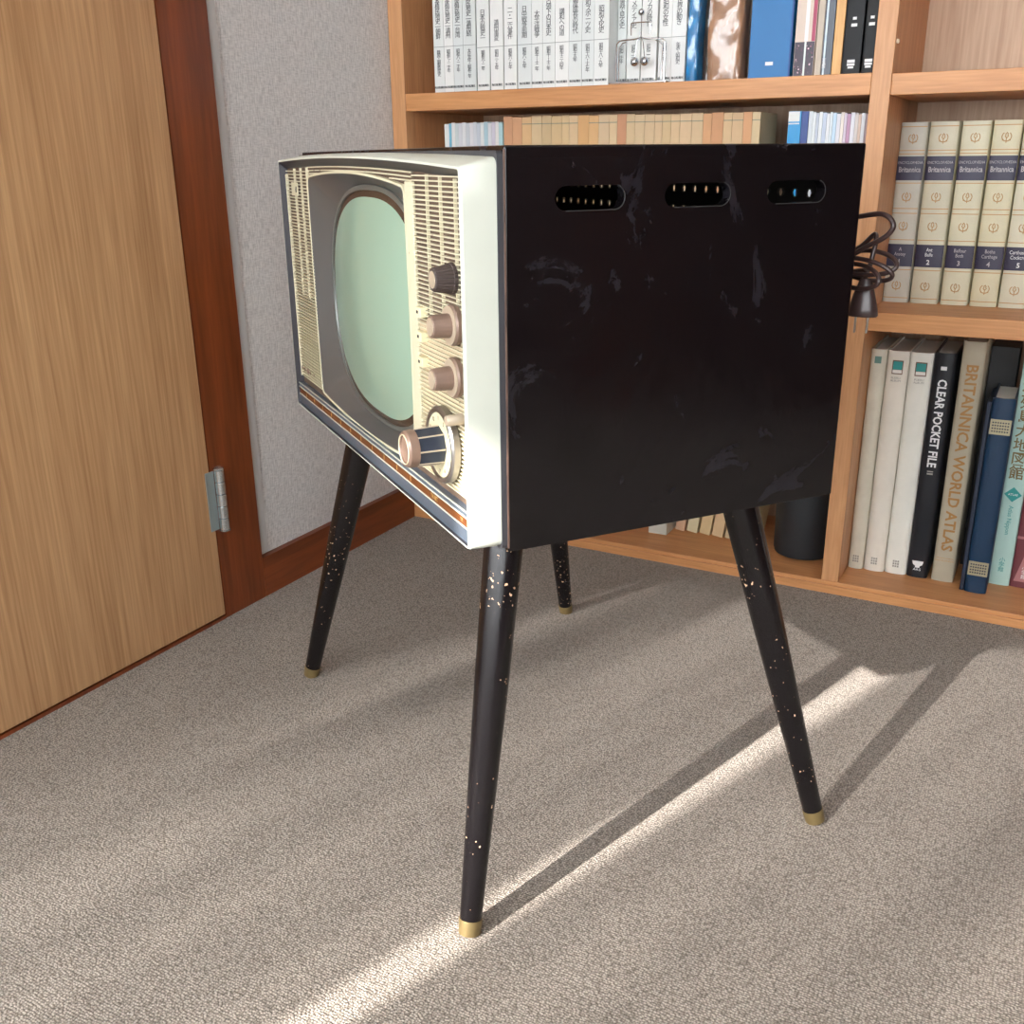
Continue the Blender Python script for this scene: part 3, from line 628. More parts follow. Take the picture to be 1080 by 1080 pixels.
tan = [(206, 156, 118), (212, 162, 122), (218, 180, 132), (212, 186, 146), (202, 176, 136), (210, 182, 138), (214, 186, 142), (216, 188, 148), (216, 170, 116), (218, 176, 124), (212, 186, 150), (216, 190, 150), (202, 148, 112), (210, 184, 144), (204, 192, 152), (204, 190, 150), (206, 190, 150), (200, 186, 142), (206, 190, 148), (208, 192, 152), (202, 188, 148), (210, 160, 116), (204, 152, 110), (206, 188, 144), (202, 184, 142), (214, 162, 118), (212, 190, 150), (212, 158, 114)]
M_rule = plain('green_grey_rule', (120, 132, 116), 0.6)
x = -1.0345; rnd = random.Random(5)
nb = 27; tot = 0.5145
wsum = [rnd.uniform(0.8, 1.25) for _ in range(nb)]; sc = tot/sum(wsum)
for i in range(nb):
    w = wsum[i]*sc; c = tan[i % len(tan)]
    warm = c[0]-c[1] > 44
    if not warm and c[0]-c[1] < 22: c = (c[0]+7, c[1]-6, c[2]-4)
    t = softbook('paperback', '%s paperback of the tan row behind the television, %s spine' % (ordn[i], 'orange-tan' if warm else 'pale straw'), 'book', w-0.0006, 0.2615+rnd.uniform(-0.0012, 0.0012)-0.0045*(i/nb), 0.11, (x, 1.860, Z2), plain('paperback_cover_%d' % i, c, 0.6, mottle=0.06), M_page, group='tan paperbacks behind the television')
    if not warm: strip('rule_line', t, 0.0, w-0.0006, 0.2475-0.004*i/nb, 0.2488-0.004*i/nb, M_rule, -0.0003, 0.0004)
    x += w
t = softbook('blue_white_book', 'book with white top and bright blue spine right of the tan paperbacks', 'book', 0.0215, 0.2565, 0.15, (-0.4715, 1.860, Z2), plain('cyan_cover', (26, 150, 212), 0.4))
strip('white_top', t, 0.0, 0.0190, 0.2400, 0.2560, plain('white_board', (226, 228, 224), 0.4)); strip('white_stripe', t, 0.0, 0.0190, 0.2355, 0.2375, M_white_ink)
softbook('navy_book', 'thin deep blue book beside the blue and white one', 'book', 0.0115, 0.2560, 0.15, (-0.4492, 1.860, Z2), plain('royal_blue_cover', (22, 62, 138), 0.4))
x = -0.4372; rc = [(206, 214, 218), (214, 220, 222), (178, 188, 204), (216, 220, 222), (180, 192, 212), (218, 222, 226), (204, 214, 220), (180, 206, 226), (212, 212, 220), (224, 214, 204), (198, 184, 200), (174, 128, 160), (214, 214, 222), (208, 200, 196), (206, 178, 160), (216, 216, 220), (148, 120, 124), (214, 214, 214)]
for i, c in enumerate(rc):
    w = [0.0068, 0.0056, 0.0048, 0.0062][i % 4]
    if x+w > -0.3325: break
    softbook('leaflet', '%s thin pale leaflet in the row right of the deep blue book' % ordn[i], 'book', w-0.0004, 0.2555-0.0012*(i % 3)-0.0003*i, 0.14, (x, 1.862, Z2), plain('leaflet_cover_%d' % i, c, 0.35), group='thin leaflets behind the television'); x += w

# --- bottom of the left bay
ZB = 0.0232
M_tanp = plain('tan_paper_cover', (206, 182, 138), 0.6)
t = softbook('grey_box', 'pale grey slipcase on the bottom shelf under the television', 'box', 0.040, 0.20, 0.14, (-0.7100, 1.889, ZB), plain('pale_grey_board', (190, 188, 176), 0.6))
xs = [(-0.6660, 0.0220, 1.928), (-0.6380, 0.0245, 1.932), (-0.6090, 0.0240, 1.930), (-0.5790, 0.0225, 1.926), (-0.5510, 0.0235, 1.924)]
xs = [(-0.6640, 0.0200, 1.926, (196, 160, 130)), (-0.6390, 0.0225, 1.928, (206, 196, 160)), (-0.6110, 0.0225, 1.928, (206, 182, 138)), (-0.5830, 0.0225, 1.926, (208, 180, 140)), (-0.5545, 0.0225, 1.924, (206, 184, 144)), (-0.5200, 0.0225, 1.921, (212, 190, 140))]
bl = ['pinkish tan leaning paperback beside the grey slipcase', 'palest leaning paperback under the television', 'tan leaning paperback in the middle of the slanted row', 'tan leaning paperback, fourth of the slanted row', 'tan leaning paperback left of the last one in the slanted row', 'tan leaning paperback nearest the rear right leg']
for (x0, w, y, c), lb in zip(xs, bl):
    softbook('leaning_paperback', lb, 'book', w, 0.155, 0.105, (x0, y, ZB+0.0032), plain('lean_cover_%d' % int(-x0*1000), c, 0.6), M_page, group='leaning paperbacks on the bottom shelf', lean=R(7.5))
bm = bmesh.new(); lathe(bm, [(0.046, 0.0), (0.054, 0.003), (0.0565, 0.012), (0.058, 0.15), (0.060, 0.30), (0.061, 0.305)], 40)
t = thing('waste_bin', 'black rounded bin on the bottom shelf beside the middle upright', 'bin', (-0.3945, 1.925, ZB+0.0003))
obj('bin_body', bm, plain('matt_black_plastic', (34, 38, 42), 0.5, bump=0.15), t, smooth=True)
bm = bmesh.new(); lathe(bm, [(0.056, 0.3052), (0.0625, 0.3056), (0.0625, 0.315), (0.056, 0.3155)], 40); obj('rim', bm, plain('matt_black_plastic', (34, 38, 42), 0.5), t, smooth=True)

# ------------------------------------------------------------------ television
TV = thing('television', 'vintage black television with cream front on four splayed legs', 'television', (-0.58112, 1.10192, 0), R(-36.6))
U0, U1 = -0.346, 0.3265
def topz(u): return 0.7762-0.009*u+0.0072*(1-(u/0.335)**2)
def botz(u): return 0.4368+0.004*u
def ring_rect(u0, u1, v, ins_t, ins_b, r=0.006, nu=28, nz=12, rt=None, flat_top=None):
    """rounded rectangle ring in the front plane, crowned at the top like the bezel"""
    zt = (lambda u: topz(u)-ins_t) if flat_top is None else flat_top
    zb = lambda u: botz(u)+ins_b
    pts = []
    def arc(cx, cz, a0, a1, k=5): return [(cx+r*math.cos(R(a0+(a1-a0)*i/k)), cz+r*math.sin(R(a0+(a1-a0)*i/k))) for i in range(k+1)]
    pts += arc(u0+r, zb(u0)+r, 180, 270)
    pts += [(u0+r+(u1-u0-2*r)*i/nu, zb(u0+(u1-u0)*i/nu)) for i in range(1, nu)]
    pts += arc(u1-r, zb(u1)+r, 270, 360)
    a, b = zb(u1)+r, zt(u1)-r
    pts += [(u1, a+(b-a)*i/nz) for i in range(1, nz)]
    pts += arc(u1-r, zt(u1)-r, 0, 90)
    pts += [(u1-r-(u1-u0-2*r)*i/nu, zt(u1-(u1-u0)*i/nu)) for i in range(1, nu)]
    pts += arc(u0+r, zt(u0)-r, 90, 180)
    a, b = zt(u0)-r, zb(u0)+r
    pts += [(u0, a+(b-a)*i/nz) for i in range(1, nz)]
    return [(x, v, z) for x, z in pts]
FV = -0.218
bm = bmesh.new()
btop = lambda u: 0.7822+0.0035*(1-(u/0.335)**2)-0.002*u/0.33
loft(bm, [ring_rect(U0-0.004, U1+0.003, -0.1850, 0, -0.001, 0.009, flat_top=btop), ring_rect(U0-0.004, U1+0.003, -0.1890, 0, -0.001, 0.008, flat_top=btop), ring_rect(U0, U1, FV+0.002, 0.0, 0.0, 0.004), ring_rect(U0+0.0015, U1-0.0015, FV, 0.001, 0.001, 0.003),
          ring_rect(U0+0.0035, U1-0.0035, FV, 0.0030, 0.0026, 0.003)])
bez = obj('front_bezel', bm, M_cream, TV, smooth=True, label='cream plastic front bezel', angle=30)
bm = bmesh.new()
loft(bm, [ring_rect(U0+0.0035, U1-0.0035, FV+0.0002, 0.0030, 0.0026, 0.003), ring_rect(U0+0.005, U1-0.005, -0.2065, 0.0115, 0.0026, 0.003)])
obj('bezel_liner', bm, M_dark, bez, smooth=True, angle=30, label='dark grey inner edge of the bezel')
# opening ring: same topology as ring_rect
OC = -0.0285
def opening(v, grow=0.0, r=0.010):
    u0, u1 = -0.2175-grow, 0.160+grow
    def zt(u): return 0.7555+grow-0.002*u/0.19+0.0085*(1-((u-OC)/0.19)**2)
    def zb(u): return 0.4785-grow-0.0080*(1-((u-OC)/0.19)**2)
    pts = []; nu, nz = 28, 12
    def arc(cx, cz, a0, a1, k=5): return [(cx+r*math.cos(R(a0+(a1-a0)*i/k)), cz+r*math.sin(R(a0+(a1-a0)*i/k))) for i in range(k+1)]
    pts += arc(u0+r, zb(u0)+r, 180, 270); pts += [(u0+r+(u1-u0-2*r)*i/nu, zb(u0+(u1-u0)*i/nu)) for i in range(1, nu)]
    pts += arc(u1-r, zb(u1)+r, 270, 360); a, b = zb(u1)+r, zt(u1)-r
    pts += [(u1+0.003*math.sin(math.pi*i/nz), a+(b-a)*i/nz) for i in range(1, nz)]
    pts += arc(u1-r, zt(u1)-r, 0, 90); pts += [(u1-r-(u1-u0-2*r)*i/nu, zt(u1-(u1-u0)*i/nu)) for i in range(1, nu)]
    pts += arc(u0+r, zt(u0)-r, 90, 180); a, b = zt(u0)-r, zb(u0)+r
    pts += [(u0-0.003*math.sin(math.pi*i/nz), a+(b-a)*i/nz) for i in range(1, nz)]
    return [(x, v, z) for x, z in pts]
def sup(v, a, b, n=2.6, cu=-0.008, cz=0.6165, ref=None):
    # superellipse sampled at the polar angles of the opening ring, so that the loft stays straight
    out = []
    for (x, _, z) in (ref or opening(0)):
        ang = math.atan2((z-cz)/0.1385, (x-OC)/0.189)
        c, s = math.cos(ang), math.sin(ang)
        k = (abs(c)**n+abs(s)**n)**(-1/n)
        out.append((cu+a*c*k, v, cz+b*s*k))
    return out
PV = -0.2065
# grille backing (with the opening cut out): left/top brown for dirt and shade in open slots, lower right closed beige
bm = bmesh.new()
outer = ring_rect(U0+0.005, U1-0.005, PV, 0.0115, 0.0325, 0.003)
# project the opening points so rings match: use angular resampling
vr = loft(bm, [outer, opening(PV)])
obj('grille_backing', bm, M_slot, bez)
bm = bmesh.new(); box(bm, 0.186, U1-0.0052, PV-0.0010, PV-0.0002, 0.478, 0.630); box(bm, 0.296, U1-0.0052, PV-0.0010, PV-0.0002, 0.630, 0.66)
obj('grille_backing', bm, M_tanback, bez, label='closed beige backing behind the knobs')
# lip round the opening and the plain cream stile at its right
bm = bmesh.new()
o1 = opening(PV-0.0040, 0.0); lp = opening(PV-0.0045, 0.0022); lo_ = opening(PV, 0.0030)
loft(bm, [opening(PV-0.0030, -0.0004), opening(PV-0.0037, 0.0), opening(PV-0.0038, 0.0024), opening(PV, 0.0026)])
obj('opening_lip', bm, M_ivory, bez, smooth=True, angle=40)
bm = bmesh.new(); box(bm, 0.1635, 0.1850, PV-0.0034, PV+0.0, 0.4785, 0.7590, 0.001); obj('plain_stile', bm, M_ivory, bez); bm = bmesh.new()
box(bm, U0+0.0055, U0+0.0085, PV-0.0040, PV, 0.4785, 0.7600, 0.0006); obj('plain_stile', bm, M_ivory, bez); bm = bmesh.new(); box(bm, U1-0.0085, U1-0.0055, PV-0.0030, PV, 0.4785, 0.7560, 0.0006)
obj('plain_stile', bm, M_ivory, bez)
# grille ribs
bm = bmesh.new(); pitch = 0.00424; z = 0.4800
def tz(u): return topz(u)-0.0125
k = 0
zz = 0.4805
while zz < 0.772:
    t_ = 0.00058
    if zz < tz(-0.28): box(bm, U0+0.008, -0.2190, PV-0.0036, PV, zz-t_, zz+t_)
    if zz < tz(0.25):
        box(bm, 0.1845, U1-0.008, PV-0.0036, PV, zz-t_, zz+t_)
    zz += pitch
for k in range(3):
    uu = -0.3050+0.0; 
for u in (-0.2937, -0.2589, -0.2255):
    box(bm, u-0.0007, u+0.0007, PV-0.0030, PV, 0.6, tz(u))
for u in (0.2211, 0.2550, 0.2905):
    box(bm, u-0.0007, u+0.0007, PV-0.0030, PV, 0.640, tz(u))
# two long ribs running over the picture opening
for dz in (0.0125, 0.0165, 0.0200):
    n = 30
    for i in range(n):
        ua = -0.215+(0.400)*i/n; ub = ua+0.400/n
        za, zb_ = topz(ua)-dz, topz(ub)-dz
        zo = 0.7555+0.0085*(1-((ua-OC)/0.19)**2)+0.002
        if za < zo and abs(ua-OC) < 0.185: continue
        vs = [bm.verts.new(p) for p in ((ua, PV-0.0036, za-0.0006), (ub, PV-0.0036, zb_-0.0006), (ub, PV-0.0036, zb_+0.0006), (ua, PV-0.0036, za+0.0006), (ua, PV, za-0.0006), (ub, PV, zb_-0.0006), (ub, PV, zb_+0.0006), (ua, PV, za+0.0006))]
        for f in ((0, 1, 2, 3), (0, 4, 5, 1), (3, 2, 6, 7)): bm.faces.new([vs[j] for j in f])
obj('grille', bm, M_ivory, bez)
# badge plate top left and printed marks low left
bm = bmesh.new(); box(bm, -0.3030, -0.2700, PV-0.0052, PV-0.0036, 0.7335, 0.7505, 0.0006); bd = obj('badge', bm, M_ivory, bez)
bm = bmesh.new(); box(bm, -0.2780, -0.2745, PV-0.0058, PV-0.0052, 0.7380, 0.7430); box(bm, -0.2760, -0.2735, PV-0.0058, PV-0.0052, 0.7425, 0.7455); obj('badge_mark', bm, M_ink, bd)
bm = bmesh.new()
for u, s in ((-0.330, 0.003), (-0.314, 0.003), (-0.296, 0.0045), (-0.284, 0.003), (-0.262, 0.002)): lathe(bm, [(s, 0), (s, 0.0006)], 10, Matrix.Translation((u, PV-0.0036, 0.492)) @ Matrix.Rotation(R(90), 4, 'X'))
obj('printed_marks', bm, M_knob2, bez)
# bottom control strip: steel, cream rule, brown woodgrain, cream rule, dark, cream rule
BV = -0.2140
def hstrip(name, za, zb2, mat, v=BV, th=0.0105, label=None):
    bm = bmesh.new(); n = 16
    u0, u1 = U0+0.0045, U1-0.0045
    for i in range(n):
        ua, ub = u0+(u1-u0)*i/n, u0+(u1-u0)*(i+1)/n
        pts = []
        for u in (ua, ub):
            o_ = botz(u)-0.4368
            pts.append([(u, v, za+o_), (u, v, zb2+o_), (u, v+th, zb2+o_), (u, v+th, za+o_)])
        a, b = [[bm.verts.new(p) for p in q] for q in pts]
        for j in range(4):
            bm.faces.new((a[j], a[(j+1) % 4], b[(j+1) % 4], b[j]))
    return obj(name, bm, mat, bez, label=label)
hstrip('lower_trim', 0.4392, 0.4528, M_steel, BV-0.0005, label='blue steel strip')
hstrip('cream_rule', 0.4528, 0.4540, M_cream, BV-0.0009); hstrip('woodgrain_strip', 0.4540, 0.4632, M_brown, BV)
hstrip('cream_rule', 0.4632, 0.4644, M_cream, BV-0.0009); hstrip('lower_trim', 0.4644, 0.4700, M_steel, BV, label='narrow dark steel strip'); hstrip('cream_rule', 0.4690, 0.4701, M_cream, BV-0.0009, th=0.0012)
for k in range(11):
    u = -0.3000+k*0.0455; bm = bmesh.new()
    box(bm, u-0.0008, u+0.0008, BV-0.0004, BV+0.0002, 0.4555+botz(u)-0.4368, 0.4615+botz(u)-0.4368); obj('gold_tick', bm, M_gold, bez)
text('lettering', 'TV-BIT', 0.0068, M_gold, bez, Matrix.Translation((0.2275, BV-0.0004, 0.4595)) @ FACE, bold=0.0001)
text('lettering', 'TR', 0.0050, M_goldsoft, bez, Matrix.Translation((0.300, BV-0.0004, 0.4600)) @ FACE)
# picture tube mask, ring and glass
CRV = -0.1905
RA, RB = 0.1835, 0.1360
bm = bmesh.new(); loft(bm, [opening(PV-0.0032, -0.0002), sup(CRV, RA, RB)])
obj('tube_mask', bm, M_mask, bez, smooth=True, angle=25, label='grey recessed mask round the picture tube')
bm = bmesh.new(); loft(bm, [sup(CRV+0.0002, RA, RB), sup(CRV-0.0022, RA-0.0008, RB-0.0008), sup(CRV-0.0028, RA-0.0058, RB-0.0058), sup(CRV-0.001, RA-0.0062, RB-0.0062)])
obj('tube_ring', bm, M_ring, bez, smooth=True, angle=60)
def dome(q): return sup(CRV-0.0012-0.0125*(1-q*q), (RA-0.0062)*q, (RB-0.0062)*q, 2.0+0.6*q)
bm = bmesh.new(); loft(bm, [dome(1.0), dome(0.97), dome(0.945)]); obj('tube_gasket', bm, plain('dark_tube_edge', (64, 52, 44), 0.25), bez, smooth=True)
bm = bmesh.new(); rings = []; K = 14
for i in range(K+1): rings.append(dome(0.945*(1-i/(K+0.25))))
vr = loft(bm, rings); bm.faces.new(vr[-1])
obj('picture_tube', bm, M_tube, bez, smooth=True, angle=180, label='pale green bulging glass screen')
# knobs
def KM(u, z, v=PV-0.0036): return Matrix.Translation((u, v, z)) @ Matrix.Rotation(R(90), 4, 'X')
def ribs(n, amp): return lambda a, r, z: 1+amp*(1 if math.sin(a*n) > 0 else 0)
kb = None
bm = bmesh.new(); lathe(bm, [(0.0135, 0), (0.0132, 0.003), (0.0125, 0.0035), (0.0100, 0.0185), (0.0092, 0.0195)], 96, KM(0.2850, 0.6796), wob=ribs(24, 0.05))
k1 = obj('volume_knob', bm, M_knob, bez, smooth=True, angle=25, label='dark ribbed knob at the top of the control column')
bm = bmesh.new(); lathe(bm, [(0.0078, 0.0190), (0.0075, 0.0200)], 32, KM(0.2850, 0.6796)); obj('knob_cap', bm, M_knobcap, k1)
for (u, z) in ((0.2890, 0.6396), (0.2890, 0.5925)):
    bm = bmesh.new(); lathe(bm, [(0.0182, 0), (0.0185, 0.0045), (0.0170, 0.0065), (0.0150, 0.0060)], 48, KM(u, z)); fl_ = obj('control_knob', bm, M_knob2, bez, smooth=True, angle=30, label='%s brown two-tier knob' % ('upper' if z > 0.6 else 'lower'))
    bm = bmesh.new(); lathe(bm, [(0.0170, 0.0062), (0.0172, 0.0072), (0.0160, 0.0072)], 48, KM(u, z)); obj('flange_edge', bm, M_knobcap, fl_, smooth=True)
    bm = bmesh.new(); lathe(bm, [(0.0108, 0.0055), (0.0102, 0.0200), (0.0096, 0.0240), (0.0088, 0.0245)], 64, KM(u, z), wob=ribs(20, 0.02)); obj('knob_barrel', bm, M_knob2, fl_, smooth=True, angle=30)
    bm = bmesh.new(); lathe(bm, [(0.0080, 0.0242), (0.0078, 0.0252)], 32, KM(u, z)); obj('knob_cap', bm, M_knobcap, fl_)
# channel dial
DU, DZ = 0.2585, 0.5225
bm = bmesh.new(); lathe(bm, [(0.0355, 0), (0.0372, 0.0015), (0.0372, 0.0075), (0.0355, 0.0095), (0.0320, 0.0095), (0.0310, 0.0080)], 72, KM(DU, DZ))
dial = obj('channel_dial', bm, M_nickel, bez, smooth=True, angle=30, label='large silver-rimmed channel dial')
bm = bmesh.new(); lathe(bm, [(0.0312, 0.0060), (0.0310, 0.0084)], 48, KM(DU, DZ)); obj('dial_face', bm, M_face, dial)
for k in range(12):
    a = R(90-30*k); text('dial_numeral', str(k+1), 0.0058, M_knob2, dial, Matrix.Translation((DU+0.0262*math.cos(a), PV-0.0036-0.0088, DZ+0.0262*math.sin(a))) @ FACE, extrude=0.0001)
bm = bmesh.new(); lathe(bm, [(0.0190, 0.0080), (0.0180, 0.0340), (0.0172, 0.0345)], 80, KM(DU, DZ), wob=lambda a, r, z: 1 - 0.085*abs(math.sin(a*4)))
kn = obj('channel_knob', bm, M_bigknob, dial, smooth=True, angle=30, label='blue-black fluted channel knob')
bm = bmesh.new()
for k in range(8):
    a = R(45*k); c, s = math.cos(a), math.sin(a)
    p0 = (0.0188*c, 0.0188*s, 0.0090); p1 = (0.0178*c, 0.0178*s, 0.0338); tube(bm, [p0, p1], 0.0008, 6)
bmesh.ops.transform(bm, matrix=KM(DU, DZ), verts=bm.verts); obj('chrome_flutes', bm, M_knobcap, kn, smooth=True)
bm = bmesh.new(); lathe(bm, [(0.0178, 0.0335), (0.0182, 0.0350), (0.0175, 0.0420), (0.0160, 0.0440), (0.0135, 0.0440), (0.0130, 0.0420), (0.0060, 0.0415)], 64, KM(DU, DZ)); cp = obj('knob_cap', bm, M_knob2, kn, smooth=True, angle=30)
bm = bmesh.new(); lathe(bm, [(0.0134, 0.0438), (0.0140, 0.0446), (0.0146, 0.0438)], 64, KM(DU, DZ), close=False); obj('cap_ring', bm, M_face, cp, smooth=True)
bm = bmesh.new(); lathe(bm, [(0.0052, 0), (0.0050, 0.0150), (0.0042, 0.0165)], 24, KM(0.2990, 0.5560)); obj('fine_tuning_peg', bm, M_knobcap, bez, smooth=True, angle=40)
# little cream control tabs left of the knobs
for j, z in enumerate((0.6400, 0.6165, 0.5920)):
    bm = bmesh.new(); box(bm, 0.1945, 0.2085, PV-0.0085, PV, z-0.0050, z+0.0050, 0.001); tb = obj('control_tab', bm, M_face, bez)
    bm = bmesh.new(); box(bm, 0.1985, 0.2025, PV-0.0089, PV-0.0084, z-0.0012, z+0.0016); obj('tab_mark', bm, M_ink, tb)
# cabinet shell
CU0, CU1, CV0, CV1, CZ0, CZ1, T = -0.3560, 0.3325, -0.1810, 0.2030, 0.4322, 0.7890, 0.012
shell = bpy.data.objects.new('cabinet', None); COL.objects.link(shell); shell.parent = TV
def cab(name, a, bev=0.0018, slots=False, label=None):
    bm = bmesh.new(); box(bm, *a, 0)
    es = [e for e in bm.edges]
    bmesh.ops.bevel(bm, geom=es, offset=bev, segments=2, profile=0.5, affect='EDGES')
    o = obj(name, bm, M_lacq, shell, label=label)
    if slots:
        cb_ = bmesh.new()
        for (v0, v1) in ((-0.134, -0.0655), (-0.0245, 0.0465), (0.088, 0.1570)):
            zc, r = 0.7460, 0.0103; ring = []
            for i in range(13): ring.append((v1-r+r*math.cos(R(-90+15*i)), zc+r*math.sin(R(-90+15*i))))
            for i in range(13): ring.append((v0+r+r*math.cos(R(90+15*i)), zc+r*math.sin(R(90+15*i))))
            rr = [[(a[0]-0.01, y, z) for y, z in ring], [(a[1]+0.01, y, z) for y, z in ring]]
            vr = loft(cb_, rr); cb_.faces.new(vr[0]); cb_.faces.new(vr[-1])
        bmesh.ops.recalc_face_normals(cb_, faces=cb_.faces)
        me = bpy.data.meshes.new('cut'); cb_.to_mesh(me); cb_.free(); c = bpy.data.objects.new('cut', me); COL.objects.link(c)
        md = o.modifiers.new('slots', 'BOOLEAN'); md.object = c; md.operation = 'DIFFERENCE'; md.solver = 'EXACT'
        par = o.parent; o.parent = None
        bpy.context.view_layer.update(); dg = bpy.context.evaluated_depsgraph_get()
        nm = bpy.data.meshes.new_from_object(o.evaluated_get(dg)); o.modifiers.clear(); o.data = nm; o.parent = par
        bpy.data.objects.remove(c)
    return o
cab('top_panel', (CU0, CU1, CV0, CV1, CZ1-T, CZ1)); cab('bottom_panel', (CU0, CU1, CV0, CV1, CZ0, CZ0+T))
cab('side_panel', (CU1-T, CU1, CV0, CV1, CZ0+T-0.0035, CZ1-T+0.0035), slots=True); cab('side_panel', (CU0, CU0+T, CV0, CV1, CZ0+T-0.0035, CZ1-T+0.0035), slots=True)
bm = bmesh.new(); gt = lambda u: 0.7850+0.0015*(1-(u/0.335)**2)
loft(bm, [ring_rect(CU0+0.003, CU1-0.0012, -0.1868, 0, -0.003, 0.005, flat_top=gt), ring_rect(CU0+0.003, CU1-0.0010, -0.1800, 0, -0.003, 0.005, flat_top=gt)])
loft(bm, [ring_rect(CU0+0.003, CU1-0.0012, -0.1868, 0, -0.003, 0.005, flat_top=gt), ring_rect(U0, U1, -0.1862, 0, 0.004, 0.005, flat_top=lambda u: gt(u)-0.006)])
obj('edge_gasket', bm, plain('dark_grey_gasket', (58, 58, 62), 0.5), shell, smooth=True)
for k, (v0, v1) in enumerate([(-0.134, -0.0655), (-0.0245, 0.0465), (0.088, 0.1570)]):
    zc, r_ = 0.7460, 0.0103; ring = [(CU1+0.0001, v0+r_+0.01*j, zc-r_) for j in range(4)]
    ring += [(CU1+0.0001, v1-r_+r_*math.cos(R(-90+15*i)), zc+r_*math.sin(R(-90+15*i))) for i in range(12)]
    bm = bmesh.new(); tube(bm, ring, 0.0004, 6); obj('slot_rim', bm, plain('worn_slot_edge', (56, 54, 55), 0.5), shell)
bm = bmesh.new(); box(bm, CU1-0.0012, CU1+0.0003, CV0-0.0006, CV0+0.0012, CZ0+0.004, CZ1-0.003, 0.0004); obj('worn_edge', bm, plain('worn_edge_wood', (92, 70, 60), 0.5, mottle=0.8), shell, label='worn brown front edge')
# perforated back cover: one grid mesh with round-ish holes
bm = bmesh.new(); pitch = 0.0222; nu_ = 29; nz_ = 14; hr = 0.0044
u0 = CU0+T+0.0005; z0 = CZ0+T+0.0002; u1 = CU1-T-0.0005; z1 = CZ1-T-0.0002
du = (u1-u0)/nu_; dz = (z1-z0)/nz_
for i in range(nu_):
    for j in range(nz_):
        cx, cz = u0+(i+0.5)*du, z0+(j+0.5)*dz
        sq = [(cx-du/2, cz-dz/2), (cx, cz-dz/2), (cx+du/2, cz-dz/2), (cx+du/2, cz), (cx+du/2, cz+dz/2), (cx, cz+dz/2), (cx-du/2, cz+dz/2), (cx-du/2, cz)]
        ci = [(cx+hr*math.cos(R(225+45*k)), cz+hr*math.sin(R(225+45*k))) for k in range(8)]
        a = [bm.verts.new((x, 0.1990, z)) for x, z in sq]; b = [bm.verts.new((x, 0.1990, z)) for x, z in ci]; c = [bm.verts.new((x, 0.1960, z)) for x, z in ci]
        for k in range(8):
            l = (k+1) % 8
            bm.faces.new((a[k], a[l], b[l], b[k])); bm.faces.new((b[k], b[l], c[l], c[k]))
obj('back_cover', bm, plain('brown_hardboard', (30, 24, 20), 0.8), shell)
# legs
feet = [(0.3234, -0.2284, 1, -1), (0.3304, 0.2325, 1, 1), (-0.3110, -0.2409, -1, -1), (-0.3429, 0.2368, -1, 1)]
ll = ['front right leg', 'rear right leg', 'front left leg', 'rear left leg']
for (fu, fv, su, sv), lb in zip(feet, ll):
    top = Vector((fu-su*0.090, fv-sv*0.090, 0.4318)); foot = Vector((fu, fv, 0.0))
    d = (top-foot)
    bm = bmesh.new(); tube(bm, [foot+d*0.040, foot+d*0.25, foot+d*0.6, foot+d*0.97, top], [0.0118, 0.0142, 0.0182, 0.0208, 0.0208], 32)
    lg = obj('leg', bm, M_leg, TV, smooth=True, angle=60)
    bm = bmesh.new(); tube(bm, [foot+d*0.0008, foot+d*0.004, foot+d*0.035, foot+d*0.0405], [0.0095, 0.0118, 0.0127, 0.0124], 28); obj('foot_cap', bm, M_brass, lg, smooth=True, angle=50)
# power cord coiled at the back corner with its plug hanging
bm = bmesh.new(); cu, cv = 0.302, 0.240
path = [(0.20, 0.200, 0.700), (0.24, 0.225, 0.713), (0.285, 0.238, 0.7170), (0.322, 0.242, 0.7215), (0.337, 0.244, 0.712), (0.330, 0.242, 0.700), (0.305, 0.236, 0.686), (0.280, 0.230, 0.668)]
tube(bm, smooth_path(path, 10), 0.0026, 10)
path = [(0.26, 0.232, 0.668)]
for k in range(46):
    a = R(180-24*k); zc = 0.681-0.00045*k; wr = 0.038-0.004*math.sin(k*0.4)
    path.append((0.303+wr*math.cos(a), 0.243+0.012*math.sin(a*0.9+k*0.1), zc+0.0100*math.sin(a)-0.006))
path += [(0.302, 0.246, 0.664), (0.302, 0.247, 0.652)]
tube(bm, smooth_path(path, 4), 0.0024, 10)
tube(bm, smooth_path([(0.262, 0.238, 0.672), (0.285, 0.252, 0.686), (0.303, 0.255, 0.700), (0.306, 0.250, 0.675), (0.301, 0.247, 0.652)], 8), 0.0026, 10)
cd = obj('power_cord', bm, M_cord, TV, smooth=True, angle=80, label='dark brown coiled power cord')
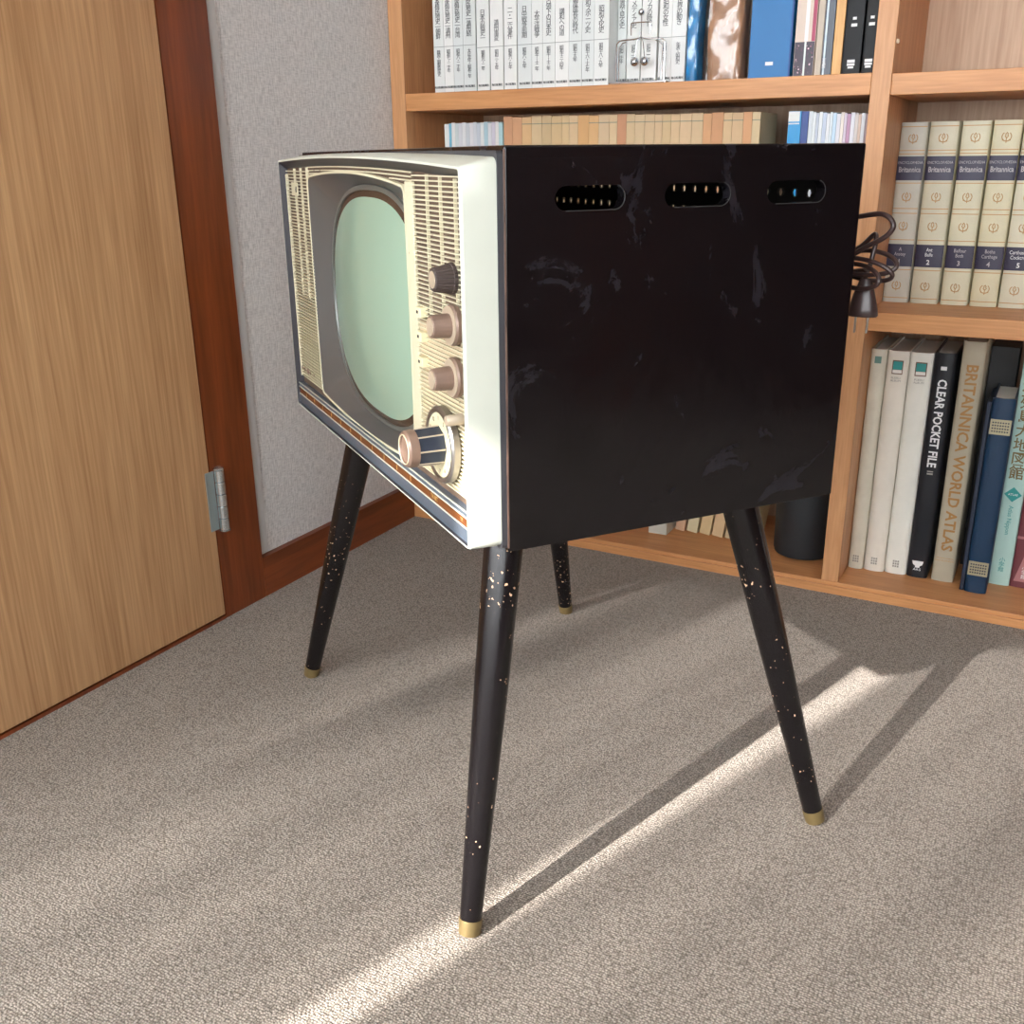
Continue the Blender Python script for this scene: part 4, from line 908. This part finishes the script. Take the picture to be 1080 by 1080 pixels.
bm = bmesh.new(); PM = Matrix.Translation((0.3040, 0.2470, 0.0)) @ Matrix.Rotation(R(36.6), 4, 'Z') @ Matrix.Diagonal((1.0, 0.62, 1, 1))
lathe(bm, [(0.0050, 0.6560), (0.0065, 0.6540), (0.0110, 0.6400), (0.0150, 0.6250), (0.0160, 0.6180), (0.0150, 0.6165)], 32, PM)
pg = obj('plug', bm, M_plug, cd, smooth=True, angle=50)
bm = bmesh.new()
for s in (-1, 1): box(bm, s*0.0063-0.0008, s*0.0063+0.0008, -0.0032*0+-0.003, 0.003, 0.5990, 0.6168, 0.0004, M=Matrix.Translation((0.3040, 0.2470, 0.0)) @ Matrix.Rotation(R(36.6), 4, 'Z'))
obj('plug_blade', bm, plain('dull_steel_blade', (150, 146, 140), 0.3, 0.9), pg)

# ------------------------------------------------------------------ light
el, az = R(28.1), R(19.8)
dirv = Vector((math.sin(az)*math.cos(el), math.cos(az)*math.cos(el), -math.sin(el)))
sd = bpy.data.lights.new('sun', 'SUN'); sd.energy = 12.5; sd.angle = R(0.6); sd.color = (1.0, 0.95, 0.90)
so = bpy.data.objects.new('sun', sd); COL.objects.link(so); so.rotation_euler = dirv.to_track_quat('-Z', 'Y').to_euler(); so.location = (-2, -4, 3)
wd = bpy.data.worlds.new('sky'); scene.world = wd; wd.use_nodes = True
bg = wd.node_tree.nodes['Background']; bg.inputs[0].default_value = (0.88, 0.94, 1.0, 1); bg.inputs[1].default_value = 8.3
pl = bpy.data.lights.new('window_portal', 'AREA'); pl.shape = 'RECTANGLE'; pl.size = XR-XF-0.3; pl.size_y = WIN_T-SILL; pl.cycles.is_portal = True
po = bpy.data.objects.new('window_portal', pl); COL.objects.link(po); po.location = ((XF+XR)/2-0.05, YF-0.15, (WIN_T+SILL)/2); po.rotation_euler = (R(90), 0, 0)

scene.view_settings.view_transform = 'Standard'; scene.view_settings.look = 'None'; scene.view_settings.gamma = 1.0
scene.view_settings.exposure = 0.46
scene.cycles.max_bounces = 10; scene.cycles.diffuse_bounces = 6; scene.cycles.transparent_max_bounces = 16
